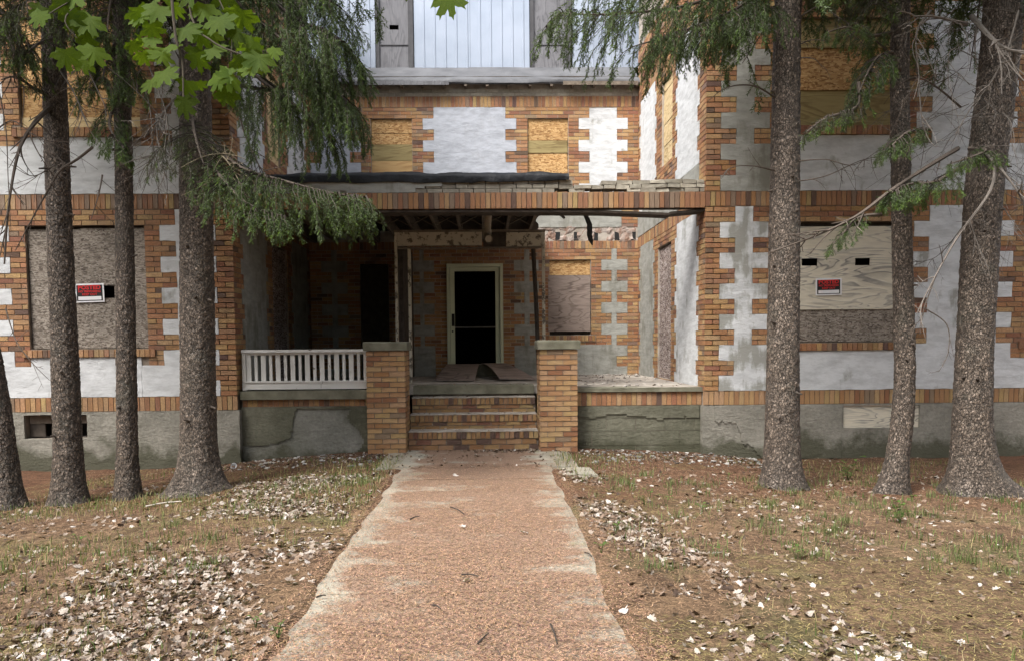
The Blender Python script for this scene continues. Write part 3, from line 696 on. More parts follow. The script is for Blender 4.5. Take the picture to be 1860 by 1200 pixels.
mb = MB(); mb.box((door[0]-.02, YB-.25, FLZ+.003), (door[1]+.02, YB-.004, 1.078)); mb.build('door_sill', MT['stone'], coreB)

# --- main roof edge and the dormer wall above it
mb = MB(); n = 90; xs = np.linspace(XL-.0, XR-.01, n); prof = [(15.09, 6.96), (14.85, 6.80), (14.62, 6.62), (14.42, 6.505), (14.385, 6.47), (14.385, 6.425)]
V = []
for j, (y, z) in enumerate(prof):
    V.append(np.stack([xs, y+0.02*fbm(np.stack([xs*2, xs*0+j, xs*0], -1), 3, 5), z+0.022*fbm(np.stack([xs*1.6, xs*0+j*.4, xs*0], -1), 3, 9)*(1 if j else 0)], -1))
V = np.concatenate(V); i = np.arange(len(prof)-1)[:, None]*n+np.arange(n-1)[None, :]
mb.add(V, np.stack([i, i+n, i+n+1, i+1], -1).reshape(-1, 4)); V2 = V.copy(); V2[:, 2] -= .02; V2[:, 1] += .015
mb.add(V2, np.stack([i, i+1, i+n+1, i+n], -1).reshape(-1, 4))
roof = mb.build('roof_edge', MT['membrane'], bld, smooth=True)
mb = MB(); mb.box((XL, 14.43, 6.478), (XR, 14.62, 6.492)); mb.box((XL, YB+.002, 6.37), (XR, YB+.05, 6.60)); mb.build('soffit', MT['wood_dark'], roof)
for k, x in enumerate(np.arange(-3.2, 3.0, .41)):
    mb = MB(); mb.box((x, 14.41, 6.37), (x+.05, 14.60, 6.474)); mb.build('rafter_tail', MT['wood_mid'], roof)
mb = MB(); mb.box((-2.4, 14.36, 6.375), (-.62, 14.38, 6.445), jit=.003); mb.build('fascia_board', MT['wood_grey'], roof)
mb = MB(); mb.box((1.55, 14.36, 6.37), (XR-.05, 14.38, 6.44), jit=.003); mb.build('fascia_board', MT['wood_mid'], roof)
DY = 15.1
def ribbed(x0, x1, z0, z1, y, parent):
    rib = 0.215; mb = MB(); xs = []; ysr = []
    x = x0
    while x < x1-1e-6:
        for dx, dy in ((0, 0), (.17, 0), (.178, .011), (.205, .011)):
            if x+dx < x1: xs.append(x+dx); ysr.append(y-dy)
        x += rib
    xs.append(x1); ysr.append(y); xs = np.array(xs); ysr = np.array(ysr); n = len(xs)
    V = np.concatenate([np.stack([xs, ysr, 0*xs+z0+.012*np.abs(fbm(np.stack([xs*9, xs*0, xs*0], -1), 2))], -1), np.stack([xs, ysr, 0*xs+z1], -1), np.stack([xs, ysr+.01, 0*xs+z1], -1), np.stack([xs, ysr+.01, 0*xs+z0], -1)])
    F = []
    for r_ in range(4):
        a_, b_ = r_*n, ((r_+1) % 4)*n
        for j in range(n-1): F.append([a_+j, a_+j+1, b_+j+1, b_+j])
    mb.add(V, F); return mb.build('siding_sheet', MT['siding'], parent)
dorm = link('dormer', None, bld, (0, DY, 6.9))
for a, b in ((XL-1, -2.84), (-2.84+.004, -2.10), (-1.33, -.22), (-.216, .96), (1.82, 2.6), (2.604, XR+1)): ribbed(a, b, 6.95, 9.2, DY-.01+random.uniform(-.006, .006), dorm)
for (x0, x1) in ((-2.085, -1.345), (.975, 1.80)):
    mb = MB(); xm = (x0+x1)/2-.02
    mb.box((x0, DY-.03, 6.93), (x0+.07, DY+.03, 9.2)); mb.box((x1-.10, DY-.034, 6.93), (x1, DY+.03, 9.2)); mb.box((x0+.071, DY-.02, 7.386), (x1-.101, DY-.004, 7.40)); fr = mb.build('panel_frame', MT['frame_grey'], dorm)
    wD = Wall('d', (0, DY, 0), (1, 0, 0), (0, -1, 0))
    panel(wD, 'wood_panel', [(x0+.073, x1-.103, 7.40, 9.2)], [(xm-.08, xm+.10, 7.70, 7.79)], -.005, .03, MT['wood_grey'], dorm, cell=3)
    panel(wD, 'wood_panel', [(x0+.075, x1-.105, 6.95, 7.385)], [], .006, .03, MT['wood_grey'], dorm, cell=3)
    mb = MB(); mb.box((x0+.04, DY+.12, 7.5), (x1-.04, DY+.14, 7.95)); mb.build('dark_backing', MT['void'], dorm)
mb = MB(); mb.box((XL-1, DY+.15, 6.6), (XR+1, DY+.2, 9.2)); mb.build('dormer_wall', MT['void'], dorm)
mb = MB(); mb.box((XL-8, DY-4, 9.21), (XR+8, DY+6, 9.3)); mb.build('top_roof', MT['membrane'], bld) if False else None

# --- porch: floor, half walls, beam, roof
porch = link('porch', None, bld, (0, YF, FLZ))
mb = MB(); mb.box((XL, 11.04, FLZ-.12), (XR, YB, FLZ)); mb.box((1.31, YF+.16, FLZ-.12), (XR, 11.04, FLZ-.001)); mb.box((XL, YF+.16, FLZ-.12), (-1.6, 11.04, FLZ-.001)); pf = mb.build('porch_floor', MT['floor'], porch)
wH = Wall('half', (0, YF+.10, 0), (1, 0, 0), (0, -1, 0))
mb = MB(); mb.box((1.27, YF+.06, FLZ-.055), (XR-.004, YF+.45, FLZ-.0), jit=.006); mb.build('floor_edge_slab', MT['stone'], porch)
panel(wH, 'half_wall', [(1.27, XR-.003, -.4, FLZ-.058)], [], 0, .1, w_mort, porch, cell=.5)
soldiers(wH, 1.275, XR-.01, .60, FLZ-.06, None, mbB, tan=.3)
# coursed blocks of the right half wall under a peeling render
k = 0
for r_, (za, zb) in enumerate(((-.32, .04), (.04, .245), (.245, .42), (.42, .597))):
    x = 1.28-(r_ % 2)*.2
    while x < XR-.02:
        x1 = min(x+.41, XR-.006); a_ = max(x, 1.275)
        if x1-a_ > .04:
            panel(wH, 'block', [(a_+.003, x1-.003, za+.003, zb-.003)], [], .006+random.uniform(0, .006), .03, MT['concrete_damp'], porch, cell=.06, amp=.004, seed=r_*7+k)
        x += .41; k += 1
panel(wH, 'render_coat', [(1.30, XR-.05, .26, .595)], [], .024, .018, MT['concrete_damp'], porch, cell=.03, amp=.006, seed=8, fn=lambda u, z: z > .43+.16*fbm(np.stack([u*2.2, z*1.2, 0*u], -1), 4, 21)-.05*(u-2.2))
# left half wall: stone sill, rowlock row, damp render with a bare patch
mb = MB(); mb.box((XL+.03, YF+.03, .735), (-1.585, YF+.40, .855), jit=.006); mb.build('stone_sill', MT['stone'], porch)
panel(wH, 'half_wall', [(XL+.03, -1.58, -.4, .733)], [], 0, .1, w_mort, porch, cell=.5)
soldiers(wH, XL+.04, -1.585, .632, .732, None, mbB, tan=.2)
panel(wH, 'bare_wall', [(XL+.03, -1.59, -.4, .63)], [], .008, .02, MT['patch'], porch, cell=.05, amp=.006, seed=12)
def lpatch(u, z):
    n_ = .10*fbm(np.stack([u*3, z*3, 0*u], -1), 4, 33)
    left = (u < -2.72+n_*1.5+.35*(z-.3)) & (z > .12+n_*.6+.12*(u+3.1)); right = u > -1.80+n_*1.2+.1*np.sin(z*9)
    top = (z > .60+n_*.25); return left | (right & (z > .0)) | top
panel(wH, 'render_coat', [(XL+.03, -1.592, -.2, .628)], [], .026, .02, MT['concrete_damp'], porch, cell=.028, amp=.006, seed=14, fn=lpatch)

# beam: timber and steel behind the soldier bricks of the belt
mb = MB(); mb.box((XL+.001, YF+.012, Z1+.012), (XR-.001, YF+.30, Z2-.003)); beam = mb.build('porch_beam', w_mort, bld)
mbs = MB()
soldiers(beam_w, 0.012, XR-XL-.012, Z1-.015, Z2-.002, beam)
mb = MB()
for x0, x1, za, zb in ((XL, -.2, Z1-.02, Z1-.02), (-.2, 1.6, Z1-.02, Z1-.035), (1.6, 2.55, Z1-.035, Z1-.075), (2.55, XR, Z1-.06, Z1-.02)):
    V = np.array([[x0, YF+.02, za-.03], [x1, YF+.02, zb-.03], [x0, YF+.30, za-.03], [x1, YF+.30, zb-.03], [x0, YF+.02, za], [x1, YF+.02, zb], [x0, YF+.30, za], [x1, YF+.30, zb]])
    mb.add(V, BOXF)
mb.build('lintel_plank', MT['wood_dark'], beam)
# parapet of grey bricks on the beam, ragged and partly gone on the right
mbp = MB(); wP = Wall('parapet', (0, YF+.03, 0), (1, 0, 0), (0, -1, 0))
for r_ in range(3):
    z = Z2+r_*.058; x = XL+.02+(r_ % 2)*.1
    while x < XR-.05:
        L = random.uniform(.16, .24); gone = (r_ == 0 and .98 < x < 1.95 and random.random() < .8) or (r_ == 2 and 1.15 < x < 1.6)
        if not gone:
            g = gcol()*(.85 if x < 1 else 1.0); sag = (-.018*(1-abs(x-1.6)/.9) if abs(x-1.6) < .9 and r_ else 0)
            mbp.box((x, YF+.03+random.uniform(0, .03 if x > .9 else .008), z+.004+sag), (min(x+L-.01, XR-.006), YF+.27, z+.054+sag), g, jit=.006 if x > .9 else .002)
        x += L
mbp.build('parapet_brick', MT['grey_brick'], porch, kind='stuff')
panel(wP, 'parapet_render', [(XL+.02, -.55, Z2+.004, Z2+.165)], [], .013, .018, MT['stucco_grey'], porch, cell=.03, amp=.005, seed=91, fn=lambda u, z: z > Z2+.02+.06*fbm(np.stack([u*3, z*3, 0*u], -1), 3, 4)+.05*(u > -.9))
# deck, joists with herringbone struts; the bay on the right has fallen in
mb = MB(); xe = np.linspace(XL, 1.0, 34); yv = np.linspace(YF+.3, YB-.01, 40); X, Y = np.meshgrid(xe, yv)
X = X + np.where(X > .99, .16*fbm(np.stack([Y*1.7, 0*Y, 0*Y], -1), 3, 3), 0)
V = np.concatenate([np.stack([X, Y, 0*X+3.665], -1).reshape(-1, 3), np.stack([X, Y, 0*X+3.695], -1).reshape(-1, 3)]); nn = 34; i = np.arange(39)[:, None]*nn+np.arange(33)[None, :]
Fd = np.stack([i, i+nn, i+nn+1, i+1], -1).reshape(-1, 4); mb.add(V, np.vstack([Fd, Fd[:, ::-1]+nn*40])); deck = mb.build('roof_deck', MT['wood_dark'], bld)
jx = list(np.arange(XL+.12, 1.0, .405))
for k, x in enumerate(jx):
    mb = MB(); mb.box((x, YF+.302, 3.44), (x+.045, YB-.02, 3.66), jit=.004); mb.build('joist', MT['wood_mid'], deck)
for k in range(len(jx)-1):
    for yy in (YF+.75, YF+2.3):
        mb = MB(); a_, b_ = jx[k]+.05, jx[k+1]-.005
        for (za, zb, dy) in ((3.45, 3.63, 0), (3.63, 3.45, .05)): mb.tube([(a_, yy+dy, za), (b_, yy+dy, zb)], .013, 4)
        mb.build('strut', MT['wood_mid'], deck)
for x in (1.30, 2.05): 
    mb = MB(); mb.box((x, YF+.302, 3.46), (x+.045, YF+.302+random.uniform(.25, .5), 3.62), jit=.012); mb.build('joist_stub', MT['wood_dark'], deck)
for p0, p1 in (((.86, YF+.9, 3.62), (1.18, YF+.7, 3.28)), ((1.0, YF+.6, 3.60), (1.28, YF+.65, 3.40)), ((.8, YF+2.0, 3.55), (1.3, YF+1.9, 3.62))):
    mb = MB(); mb.tube([p0, ((p0[0]+p1[0])/2, p0[1], (p0[2]+p1[2])/2+.02), p1], .022, 4); mb.build('broken_lath', MT['wood_dark'], deck)

# the bricks that are too many to pick apart
mbB.build('brickwork', MT['brick'], bld, kind='stuff')

# ------------------------------------------------------------------ piers
def pier(x0, x1, label):
    t = thing('brick_pier', label, 'pier', ((x0+x1)/2, 10.2, 0))
    yf, yb, zt = 9.95, 10.5, 1.39
    mb = MB(); mb.box((x0+.012, yf+.012, -.3), (x1-.012, yb-.012, zt)); core = mb.build('mortar_core', MT['mortar'], t)
    faces = [(Wall('f', (x0, yf, 0), (1, 0, 0), (0, -1, 0)), x1-x0, 0.0), (Wall('s', (x1, yf, 0), (0, 1, 0), (1, 0, 0)), yb-yf, .5), (Wall('s', (x0, yf, 0), (0, 1, 0), (-1, 0, 0)), yb-yf, .5)]
    rows = 20; h = zt/rows
    for w, L, ph in faces:
        for r_ in range(-1, rows):
            zc = (r_+.5)*h; off = (BL/2 if (r_ % 2) else 0)+ph*BL/2
            lo, hi = (0.0, L) if ph == 0 else (.06, L)
            cuts = [lo]+[k*BL+off for k in range(-1, 5) if lo+.05 < k*BL+off < hi-.05]+[hi]
            for a, b in zip(cuts[:-1], cuts[1:]):
                o = brick_obj(w, (a+b)/2, zc, b-a-.010, h-.011, .05 if ph else .055, random.gauss(0, .0012), core, True)
    mb = MB(); V = []
    for z, e in ((zt+.002, .03), (zt+.10, .032), (zt+.122, .022)):
        for x, y in ((x0-e, yf-e), (x1+e, yf-e), (x1+e, yb+e), (x0-e, yb+e)): V.append((x, y, z))
    V = np.array(V)+RNG.uniform(-.005, .005, (12, 3))
    mb.add(V, [[0, 1, 5, 4], [1, 2, 6, 5], [2, 3, 7, 6], [3, 0, 4, 7], [4, 5, 9, 8], [5, 6, 10, 9], [6, 7, 11, 10], [7, 4, 8, 11], [8, 9, 10, 11], [3, 2, 1, 0]])
    mb.build('stone_cap', MT['stone'], t); return t
PL0, PL1, PR0, PR1 = -1.59, -1.065, 0.745, 1.26
pier(PL0, PL1, 'short brick pier with mossy stone cap between the steps and white railing')
pier(PR0, PR1, 'short brick pier with mossy stone cap right of the steps, beside the open bay')

# ------------------------------------------------------------------ steps
steps = thing('brick_steps', 'worn brick steps with leaves on them, leading up to the dark doorway', 'steps', (-.16, 10.2, 0))
SX0, SX1 = PL1+.004, PR0-.004
levels = [(0.265, 10.20, .265), (0.475, 10.48, .21), (0.695, 10.76, .22)]
for zt, y, rise in levels:
    mb = MB(); mb.box((SX0, y+.024, zt-rise-.05), (SX1, y+.42, zt-.008)); core = mb.build('step', MT['mortar'], steps)
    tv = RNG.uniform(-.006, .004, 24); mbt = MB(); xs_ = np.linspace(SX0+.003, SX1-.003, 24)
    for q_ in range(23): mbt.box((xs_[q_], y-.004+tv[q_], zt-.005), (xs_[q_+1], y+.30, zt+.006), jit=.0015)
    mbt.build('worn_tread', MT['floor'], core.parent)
    w = Wall('st', (SX0, y, 0), (1, 0, 0), (0, -1, 0)); L = SX1-SX0
    n = 27; pt = L/n
    for k in range(n):                               # rowlock edge: bricks on edge, running back into the tread
        brick_obj(w, (k+.5)*pt, zt-.052, pt-.010, .096, .20, random.gauss(0, .004), core, 'worn')
        if random.random() < .0: pass
    nr = 2 if rise > .2 else 1; hh = (rise-.106)/nr; z = zt-.106
    for r_ in range(nr):
        x = 0.0 if r_ % 2 else -BL/2
        while x < L-.02:
            a, b = max(0, x), min(L, x+BL)
            if b-a > .04: brick_obj(w, (a+b)/2, z-hh/2, b-a-.010, hh-.010, .06, -.012+random.gauss(0, .002), core, 'worn')
            x += BL
        z -= hh
mb = MB(); mb.box((SX0, 11.0, .735), (SX1, 11.42, FLZ+.006), jit=.004); mb.build('top_slab', MT['stone'], steps)
mb = MB(); mb.box((SX0, 11.05, .2), (SX1, 11.5, .733)); mb.build('step_core', MT['mortar'], steps)

# ------------------------------------------------------------------ railing
rl = thing('porch_railing', 'white wooden baluster railing with peeling paint left of the steps', 'railing', (-2.45, 10.2, .855))
ry = YF+.12; rx0, rx1 = XL+.05, -1.60
def rbox(n, lo, hi, jit=.002, p=None):
    mb = MB(); mb.box(lo, hi, jit=jit); return mb.build(n, MT['paint_white'], p or rl)
rbox('top_rail', (rx0, ry-.05, 1.375), (rx1, ry+.06, 1.415), .004); rbox('under_rail', (rx0+.01, ry-.02, 1.345), (rx1, ry+.035, 1.374))
rbox('bottom_rail', (rx0+.05, ry-.035, .875), (rx1, ry+.035, .965), .003); rbox('bottom_cap', (rx0+.02, ry-.05, .966), (rx1, ry+.05, .988), .005)
rbox('post', (rx0, ry-.03, .86), (rx0+.05, ry+.04, 1.374))
nb = 17
for k in range(nb):
    x = rx0+.085+k*(rx1-rx0-.12)/(nb-1); wd = .038 if k % 2 else .062
    rbox('baluster', (x-wd/2, ry-.012, .989), (x+wd/2, ry+.012, 1.344), .002)
    
# ------------------------------------------------------------------ wooden vestibule frame on the porch
vf = thing('vestibule_frame', 'weathered timber frame of a former vestibule before the dark doorway', 'frame', (-.2, 11.9, FLZ))
VY = 11.9
def vbox(n, lo, hi, m='paint_cream', jit=.003):
    mb = MB(); mb.box(lo, hi, jit=jit); return mb.build(n, MT[m], vf)
vbox('header', (-1.36, VY-.03, 3.03), (-.02, VY+.03, 3.24)); vbox('header', (.0, VY-.02, 3.0), (.36, VY+.03, 3.24), 'wood_dark'); vbox('header', (.37, VY-.03, 3.01), (.93, VY+.03, 3.23))
vbox('header_trim', (-1.41, VY-.045, 3.242), (.99, VY+.04, 3.275), 'wood_mid')
vbox('header_trim', (-1.36, VY-.04, 2.985), (.93, VY+.03, 3.008), 'wood_mid')
vbox('post', (-1.41, VY-.04, FLZ), (-1.365, VY+.03, 3.24), 'paint_cream'); vbox('post', (-1.20, VY-.03, FLZ), (-1.155, VY+.03, 2.983), 'paint_cream')
vbox('post', (.935, VY-.04, FLZ), (.985, VY+.03, 3.24), 'paint_cream')
mb = MB(); mb.tube([(.80, VY+.05, 2.98), (.84, VY+.06, 2.2), (.885, VY+.06, FLZ)], .035, 4); mb.build('leaning_stud', MT['wood_dark'], vf)
for xp, y1 in ((-1.40, YB-.02),):       # side partitions of the vestibule
    vbox('partition', (xp, VY+.035, FLZ), (xp+.025, y1, 3.24), 'wood_dark', .001)
vbox('stud', (-1.35, VY+.1, FLZ), (-1.29, VY+.16, 2.98), 'wood_dark')

pp = thing('drain_pipe', 'pale plastic drain pipe with an elbow hanging from the porch ceiling', 'pipe', (.09, 11.4, 3.1))
P0 = at(887, 392, 11.4); P1 = at(885, 425, 11.4)
mb = MB(); mb.tube([P0+[0, 0, .18], P0, P1+[0, 0, .03]], .055, 14); mb.build('pipe', MT['pvc'], pp, smooth=True)
mb = MB(); E0 = P1+[0, 0, .06]; mb.tube([E0, E0+[0.0, -.005, -.06], E0+[.005, -.06, -.125], E0+[.015, -.14, -.155], E0+[.02, -.16, -.16]], [.066, .066, .066, .066, .07], 14, cap=False)
mb.tube([E0+[.014, -.13, -.15], E0+[.0195, -.158, -.159]], [.055, .055], 14); mb.build('elbow', MT['pvc'], pp, smooth=True)

# torn strip of roofing felt hanging in the open bay
P = [at(x, y, 10.9+.05*k) for k, (x, y) in enumerate(((1060, 384), (1066, 396), (1071, 408), (1071, 428), (1073, 436), (1076, 446)))]
wdt = [.05, .06, .065, .065, .06, .01]
V = np.array([p+[s*w_, d, 0] for p, w_ in zip(P, wdt) for s, d in ((-.6, 0), (.6, 0), (.6, .012), (-.6, .012))]); F = []
for k in range(5):
    b = k*4
    for j in range(4): F.append([b+j, b+(j+1) % 4, b+4+(j+1) % 4, b+4+j])
mb = MB(); mb.add(V, F); mb.add(V[:4], [[0, 1, 2, 3]]); tag(mb.build('felt_strip', MT['tarp']), 'black strip of torn roofing felt hanging in the open porch bay', 'felt strip')
# roof tarpaulin rolled over the parapet
mb = MB(); n = 140; xs = np.linspace(XL+.02, 1.17, n); prof = [(YF+.5, 3.72), (YF+.25, 3.765), (YF+.08, 3.78), (YF+.0, 3.77), (YF-.014, 3.72), (YF-.006, 3.652)]
V = []
for j, (y, z) in enumerate(prof):
    q = np.stack([xs*5+j*1.1, xs*0+j*.9, xs*0], -1); V.append(np.stack([xs, y+.03*fbm(q, 4, 6), z+.03*fbm(q*.7, 4, 7)+(.025*np.clip((xs-.2), -.3, 1)*(j == 5))-(.10*np.clip(xs-1.08, 0, 1)*(j > 2))], -1))
V = np.concatenate(V); i = np.arange(5)[:, None]*n+np.arange(n-1)[None, :]; F = np.stack([i, i+n, i+n+1, i+1], -1).reshape(-1, 4)
V2 = V.copy(); V2[:, 2] -= .006; V2[:, 1] += .006
mb.add(V, F); mb.add(V2, F[:, ::-1]); tag(mb.build('roof_tarp', MT['tarp'], smooth=True), 'wrinkled black tarpaulin along the front edge of the porch roof', 'tarp')

# warped plywood sheets sloping from the door sill to the porch floor
def sheet(cs, label, bow, mat='ply_grey'):
    cs = np.array(cs, float); n = 10; u, v = np.meshgrid(np.linspace(0, 1, n), np.linspace(0, 1, n))
    P = (cs[0]*((1-u)*(1-v))[..., None]+cs[1]*(u*(1-v))[..., None]+cs[2]*(u*v)[..., None]+cs[3]*((1-u)*v)[..., None])
    P[..., 2] += bow(u, v); V = P.reshape(-1, 3); i = np.arange(n-1)[:, None]*n+np.arange(n-1)[None, :]; F = np.stack([i, i+1, i+n+1, i+n], -1).reshape(-1, 4)
    V2 = V-[0, 0, .016]; rim = np.concatenate([np.arange(n), np.arange(1, n)*n+n-1, (n-1)*n+np.arange(n-2, -1, -1), np.arange(n-2, 0, -1)*n]); k = len(rim); j = np.arange(k); jn = (j+1) % k
    F3 = np.stack([rim, rim+n*n, rim[jn]+n*n, rim[jn]], -1)
    return tag(link('plywood_sheet', mk('plywood_sheet', np.vstack([V, V2]), [np.vstack([F, F[:, ::-1]+n*n, F3])], MT[mat])), label, 'plywood')
sheet([(-.83, 12.35, .878), (-.16, 12.25, .875), (-.10, 14.40, 1.09), (-.72, 14.40, 1.09)], 'dirty plywood sheet sloping to the door sill, nearer the left pier', lambda u, v: .02*np.sin(v*3.1)+.015*np.abs(u-.5)*(1-v))
sheet([(.25, 12.35, .90), (.86, 12.4, .877), (.42, 14.40, 1.10), (-.07, 14.40, 1.10)], 'dirty plywood sheet with upturned edge sloping to the door sill, nearer the right pier', lambda u, v: .02*np.sin(v*3.1)+.10*(1-u)**3*(1-v)*v*2)

# ------------------------------------------------------------------ POSTED signs
def txt(s, size, mat, parent, x, y, z, bold=0.0, wmul=1.0):
    cu = bpy.data.curves.new('lettering', 'FONT'); cu.body = s; cu.size = size; cu.align_x = 'CENTER'; cu.offset = bold; cu.extrude = .0006; cu.resolution_u = 2
    o = bpy.data.objects.new('tmp_text', cu); COL.objects.link(o); bpy.context.view_layer.update()
    me = bpy.data.meshes.new_from_object(o.evaluated_get(bpy.context.evaluated_depsgraph_get())); bpy.data.objects.remove(o)
    V = np.empty(len(me.vertices)*3, np.float32); me.vertices.foreach_get('co', V); V = V.reshape(-1, 3)
    Wd = np.stack([V[:, 0]*wmul, -V[:, 2], V[:, 1]], -1); me.vertices.foreach_set('co', Wd.ravel().astype(np.float32)); me.update()
    me.materials.clear(); me.materials.append(mat); return link('lettering', me, parent, (x, y, z))
def sign(c, w, h, rot, label):
    t = thing('warning_sign', label, 'sign', c)
    x, y, z = c
    def bx_(n, x0, x1, z0, z1, ya, yb, m):
        mb = MB(); mb.box((x+x0, y+ya, z+z0), (x+x1, y+yb, z+z1)); return mb.build(n, MT[m], t)
    bx_('panel', -w/2, w/2, 0, h, -.004, 0, 'sign_white'); bx_('black_field', -w/2+.02, w/2-.02, .018, h-.02, -.0055, -.004, 'black')
    bx_('white_strip', -w*.40, w*.40, h*.12, h*.31, -.007, -.0055, 'sign_white')
    txt('POSTED', h*.30, MT['sign_red'], t, x, y-.0062, z+h*.69, .003, 1.12)
    txt('NO TRESPASSING', h*.15, MT['sign_red'], t, x, y-.0062, z+h*.53, .001, 1.0)
    txt('KEEP OUT', h*.16, MT['sign_red'], t, x, y-.0062, z+h*.37, .001, 1.1)
    t.rotation_euler = (0, rot, 0); return t
sl_ = at(163, 549, YF); sr_ = at(1506, 536.5, YF)
sign((sl_[0], YF-.004+.02, sl_[2]), .385, .25, R(-1.2), 'red and black POSTED sign on the grey board, seen between two left trunks')
sign((sr_[0], YF-.004+.02, sr_[2]), .36, .232, R(-1.2), 'red and black POSTED sign on the whitewashed plywood of the right window')

# ------------------------------------------------------------------ trees
def trunk_mesh(path, rad, seed, flare, zlo, zhi=5.6, ztop=13.0):
    """bark-plated trunk along path [(x,y,z)], radius rad [(z,r)], root flare"""
    path = np.array(path, float); nth = 92
    za = np.arange(zlo, zhi, .0125); zb_ = np.arange(zhi, ztop, .12); z = np.concatenate([za, zb_])
    cx = np.interp(z, path[:, 2], path[:, 0]); cy = np.interp(z, path[:, 2], path[:, 1])
    ks = np.ones(61)/61; pad = lambda a: np.convolve(np.pad(a, 30, mode='reflect', reflect_type='odd'), ks, 'valid'); cx, cy = pad(cx), pad(cy)
    r = np.interp(z, [q[0] for q in rad], [q[1] for q in rad])*.965-.002; th = np.arange(nth)/nth*2*math.pi
    Z, TH = np.meshgrid(z, th, indexing='ij'); Rr = r[:, None]*np.ones_like(TH)
    hgt = np.clip((Z-zlo-.1), 0, None); fl = flare[0]*np.exp(-hgt/.16)
    lobes = sum(a_*np.maximum(0, np.cos(TH-t_))**pw for t_, a_, pw in flare[1])
    Rr = Rr + fl*(.35+lobes)
    Rr = Rr*(1+.05*fbm(np.stack([np.cos(TH)*1.4, np.sin(TH)*1.4, Z*1.1+seed], -1), 3, seed))
    X = cx[:, None]+Rr*np.cos(TH); Y = cy[:, None]+Rr*np.sin(TH)
    P = np.stack([X, Y, Z], -1).reshape(-1, 3)
    q = np.stack([P[:, 0], P[:, 1], P[:, 2]*.62], -1)+.016*np.stack([noise(P*20, seed+1), noise(P*20, seed+2), noise(P*20, seed+3)], -1)
    d1, d2, idv = cellular(q*44, seed); e = d2-d1
    d1b, d2b, idb = cellular(q*90+5, seed+9); 
    H = (idv-.5)*.007+np.clip(e*2.4, 0, 1)*.005-.005+(idb-.5)*.003+.004*fbm(P*9, 3, seed)
    nrm = np.stack([np.cos(TH), np.sin(TH), 0*TH], -1).reshape(-1, 3); P = P+nrm*H[:, None]
    base = np.array([.108, .084, .065]); g = .55+.75*idv+.25*np.clip(e*2, 0, 1)
    col = base[None]*g[:, None]; pale = (idb > .80)&(idv > .45); col[pale] = col[pale]*1.9+[.02, .02, .022]
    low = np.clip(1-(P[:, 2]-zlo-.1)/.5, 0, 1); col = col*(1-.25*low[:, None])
    n = len(z); i = np.arange(n-1)[:, None]*nth; j = np.arange(nth)[None, :]; k = (j+1) % nth
    F = np.stack([i+j, i+k, i+nth+k, i+nth+j], -1).reshape(-1, 4)
    return P, F, col, (z, cx, cy, r)

def curve(P, n):
    """smooth curve through the points"""
    P = np.asarray(P, float); m = len(P); t = np.linspace(0, m-1, n); i = np.clip(t.astype(int), 0, m-2); f = (t-i)[:, None]
    p0, p1, p2, p3 = P[np.clip(i-1, 0, m-1)], P[i], P[i+1], P[np.clip(i+2, 0, m-1)]
    return .5*((2*p1)+(-p0+p2)*f+(2*p0-5*p1+4*p2-p3)*f*f+(-p0+3*p1-3*p2+p3)*f**3)
TW = np.array([.085, .068, .055]); TWG = np.array([.135, .118, .102])

class Fol:
    def __init__(s): s.p = []; s.d = []; s.L = []; s.c = []; s.k = []
    def shoot(s, p, d, L, c, k=1.0): s.p.append(p); s.d.append(d); s.L.append(L); s.c.append(c); s.k.append(k)
    def mesh(s, name, N=15, nl=.021, nw=.0056):
        p = np.array(s.p); d = np.array(s.d); d /= np.linalg.norm(d, axis=1)[:, None]; L = np.array(s.L); c = np.array(s.c); kk = np.array(s.k); S = len(p)
        a = np.cross(d, RNG.normal(size=d.shape)); a /= np.linalg.norm(a, axis=1)[:, None]; b = np.cross(d, a)
        t = (np.arange(N)+.5)/N; ph = (np.arange(N)*2.39996)[None, :]+RNG.uniform(0, 6.28, (S, 1))
        side = a[:, None, :]*np.cos(ph)[..., None]+b[:, None, :]*np.sin(ph)[..., None]
        side[..., 2] *= .7
        base = p[:, None, :]+d[:, None, :]*(L[:, None]*t[None, :])[..., None]
        nd = d[:, None, :]*.72+side*.75
        ln = nl*kk[:, None]*(1-.35*np.abs(t*2-1))[None, :]*RNG.uniform(.8, 1.2, (S, N))
        wv = np.cross(nd, RNG.normal(size=nd.shape)); wv /= np.linalg.norm(wv, axis=2)[..., None]+1e-9; wv = wv*(nw/2*kk)[:, None, None]
        tip = base+nd*ln[..., None]
        V = np.stack([base-wv, base+wv, tip], 2).reshape(-1, 3)
        tipw = (t > .7)[None, :]
        cc = c[:, None, :]*RNG.uniform(.75, 1.25, (S, N, 1)); cc = np.repeat(cc[:, :, None, :], 3, 2).reshape(-1, 3)
        F = np.arange(S*N*3).reshape(-1, 3)
        return mk(name, V, F, MT['needle'], cc)
GREEN = np.array([.080, .112, .048]); NEWG = np.array([.12, .19, .045]); OLD = np.array([.078, .086, .052])
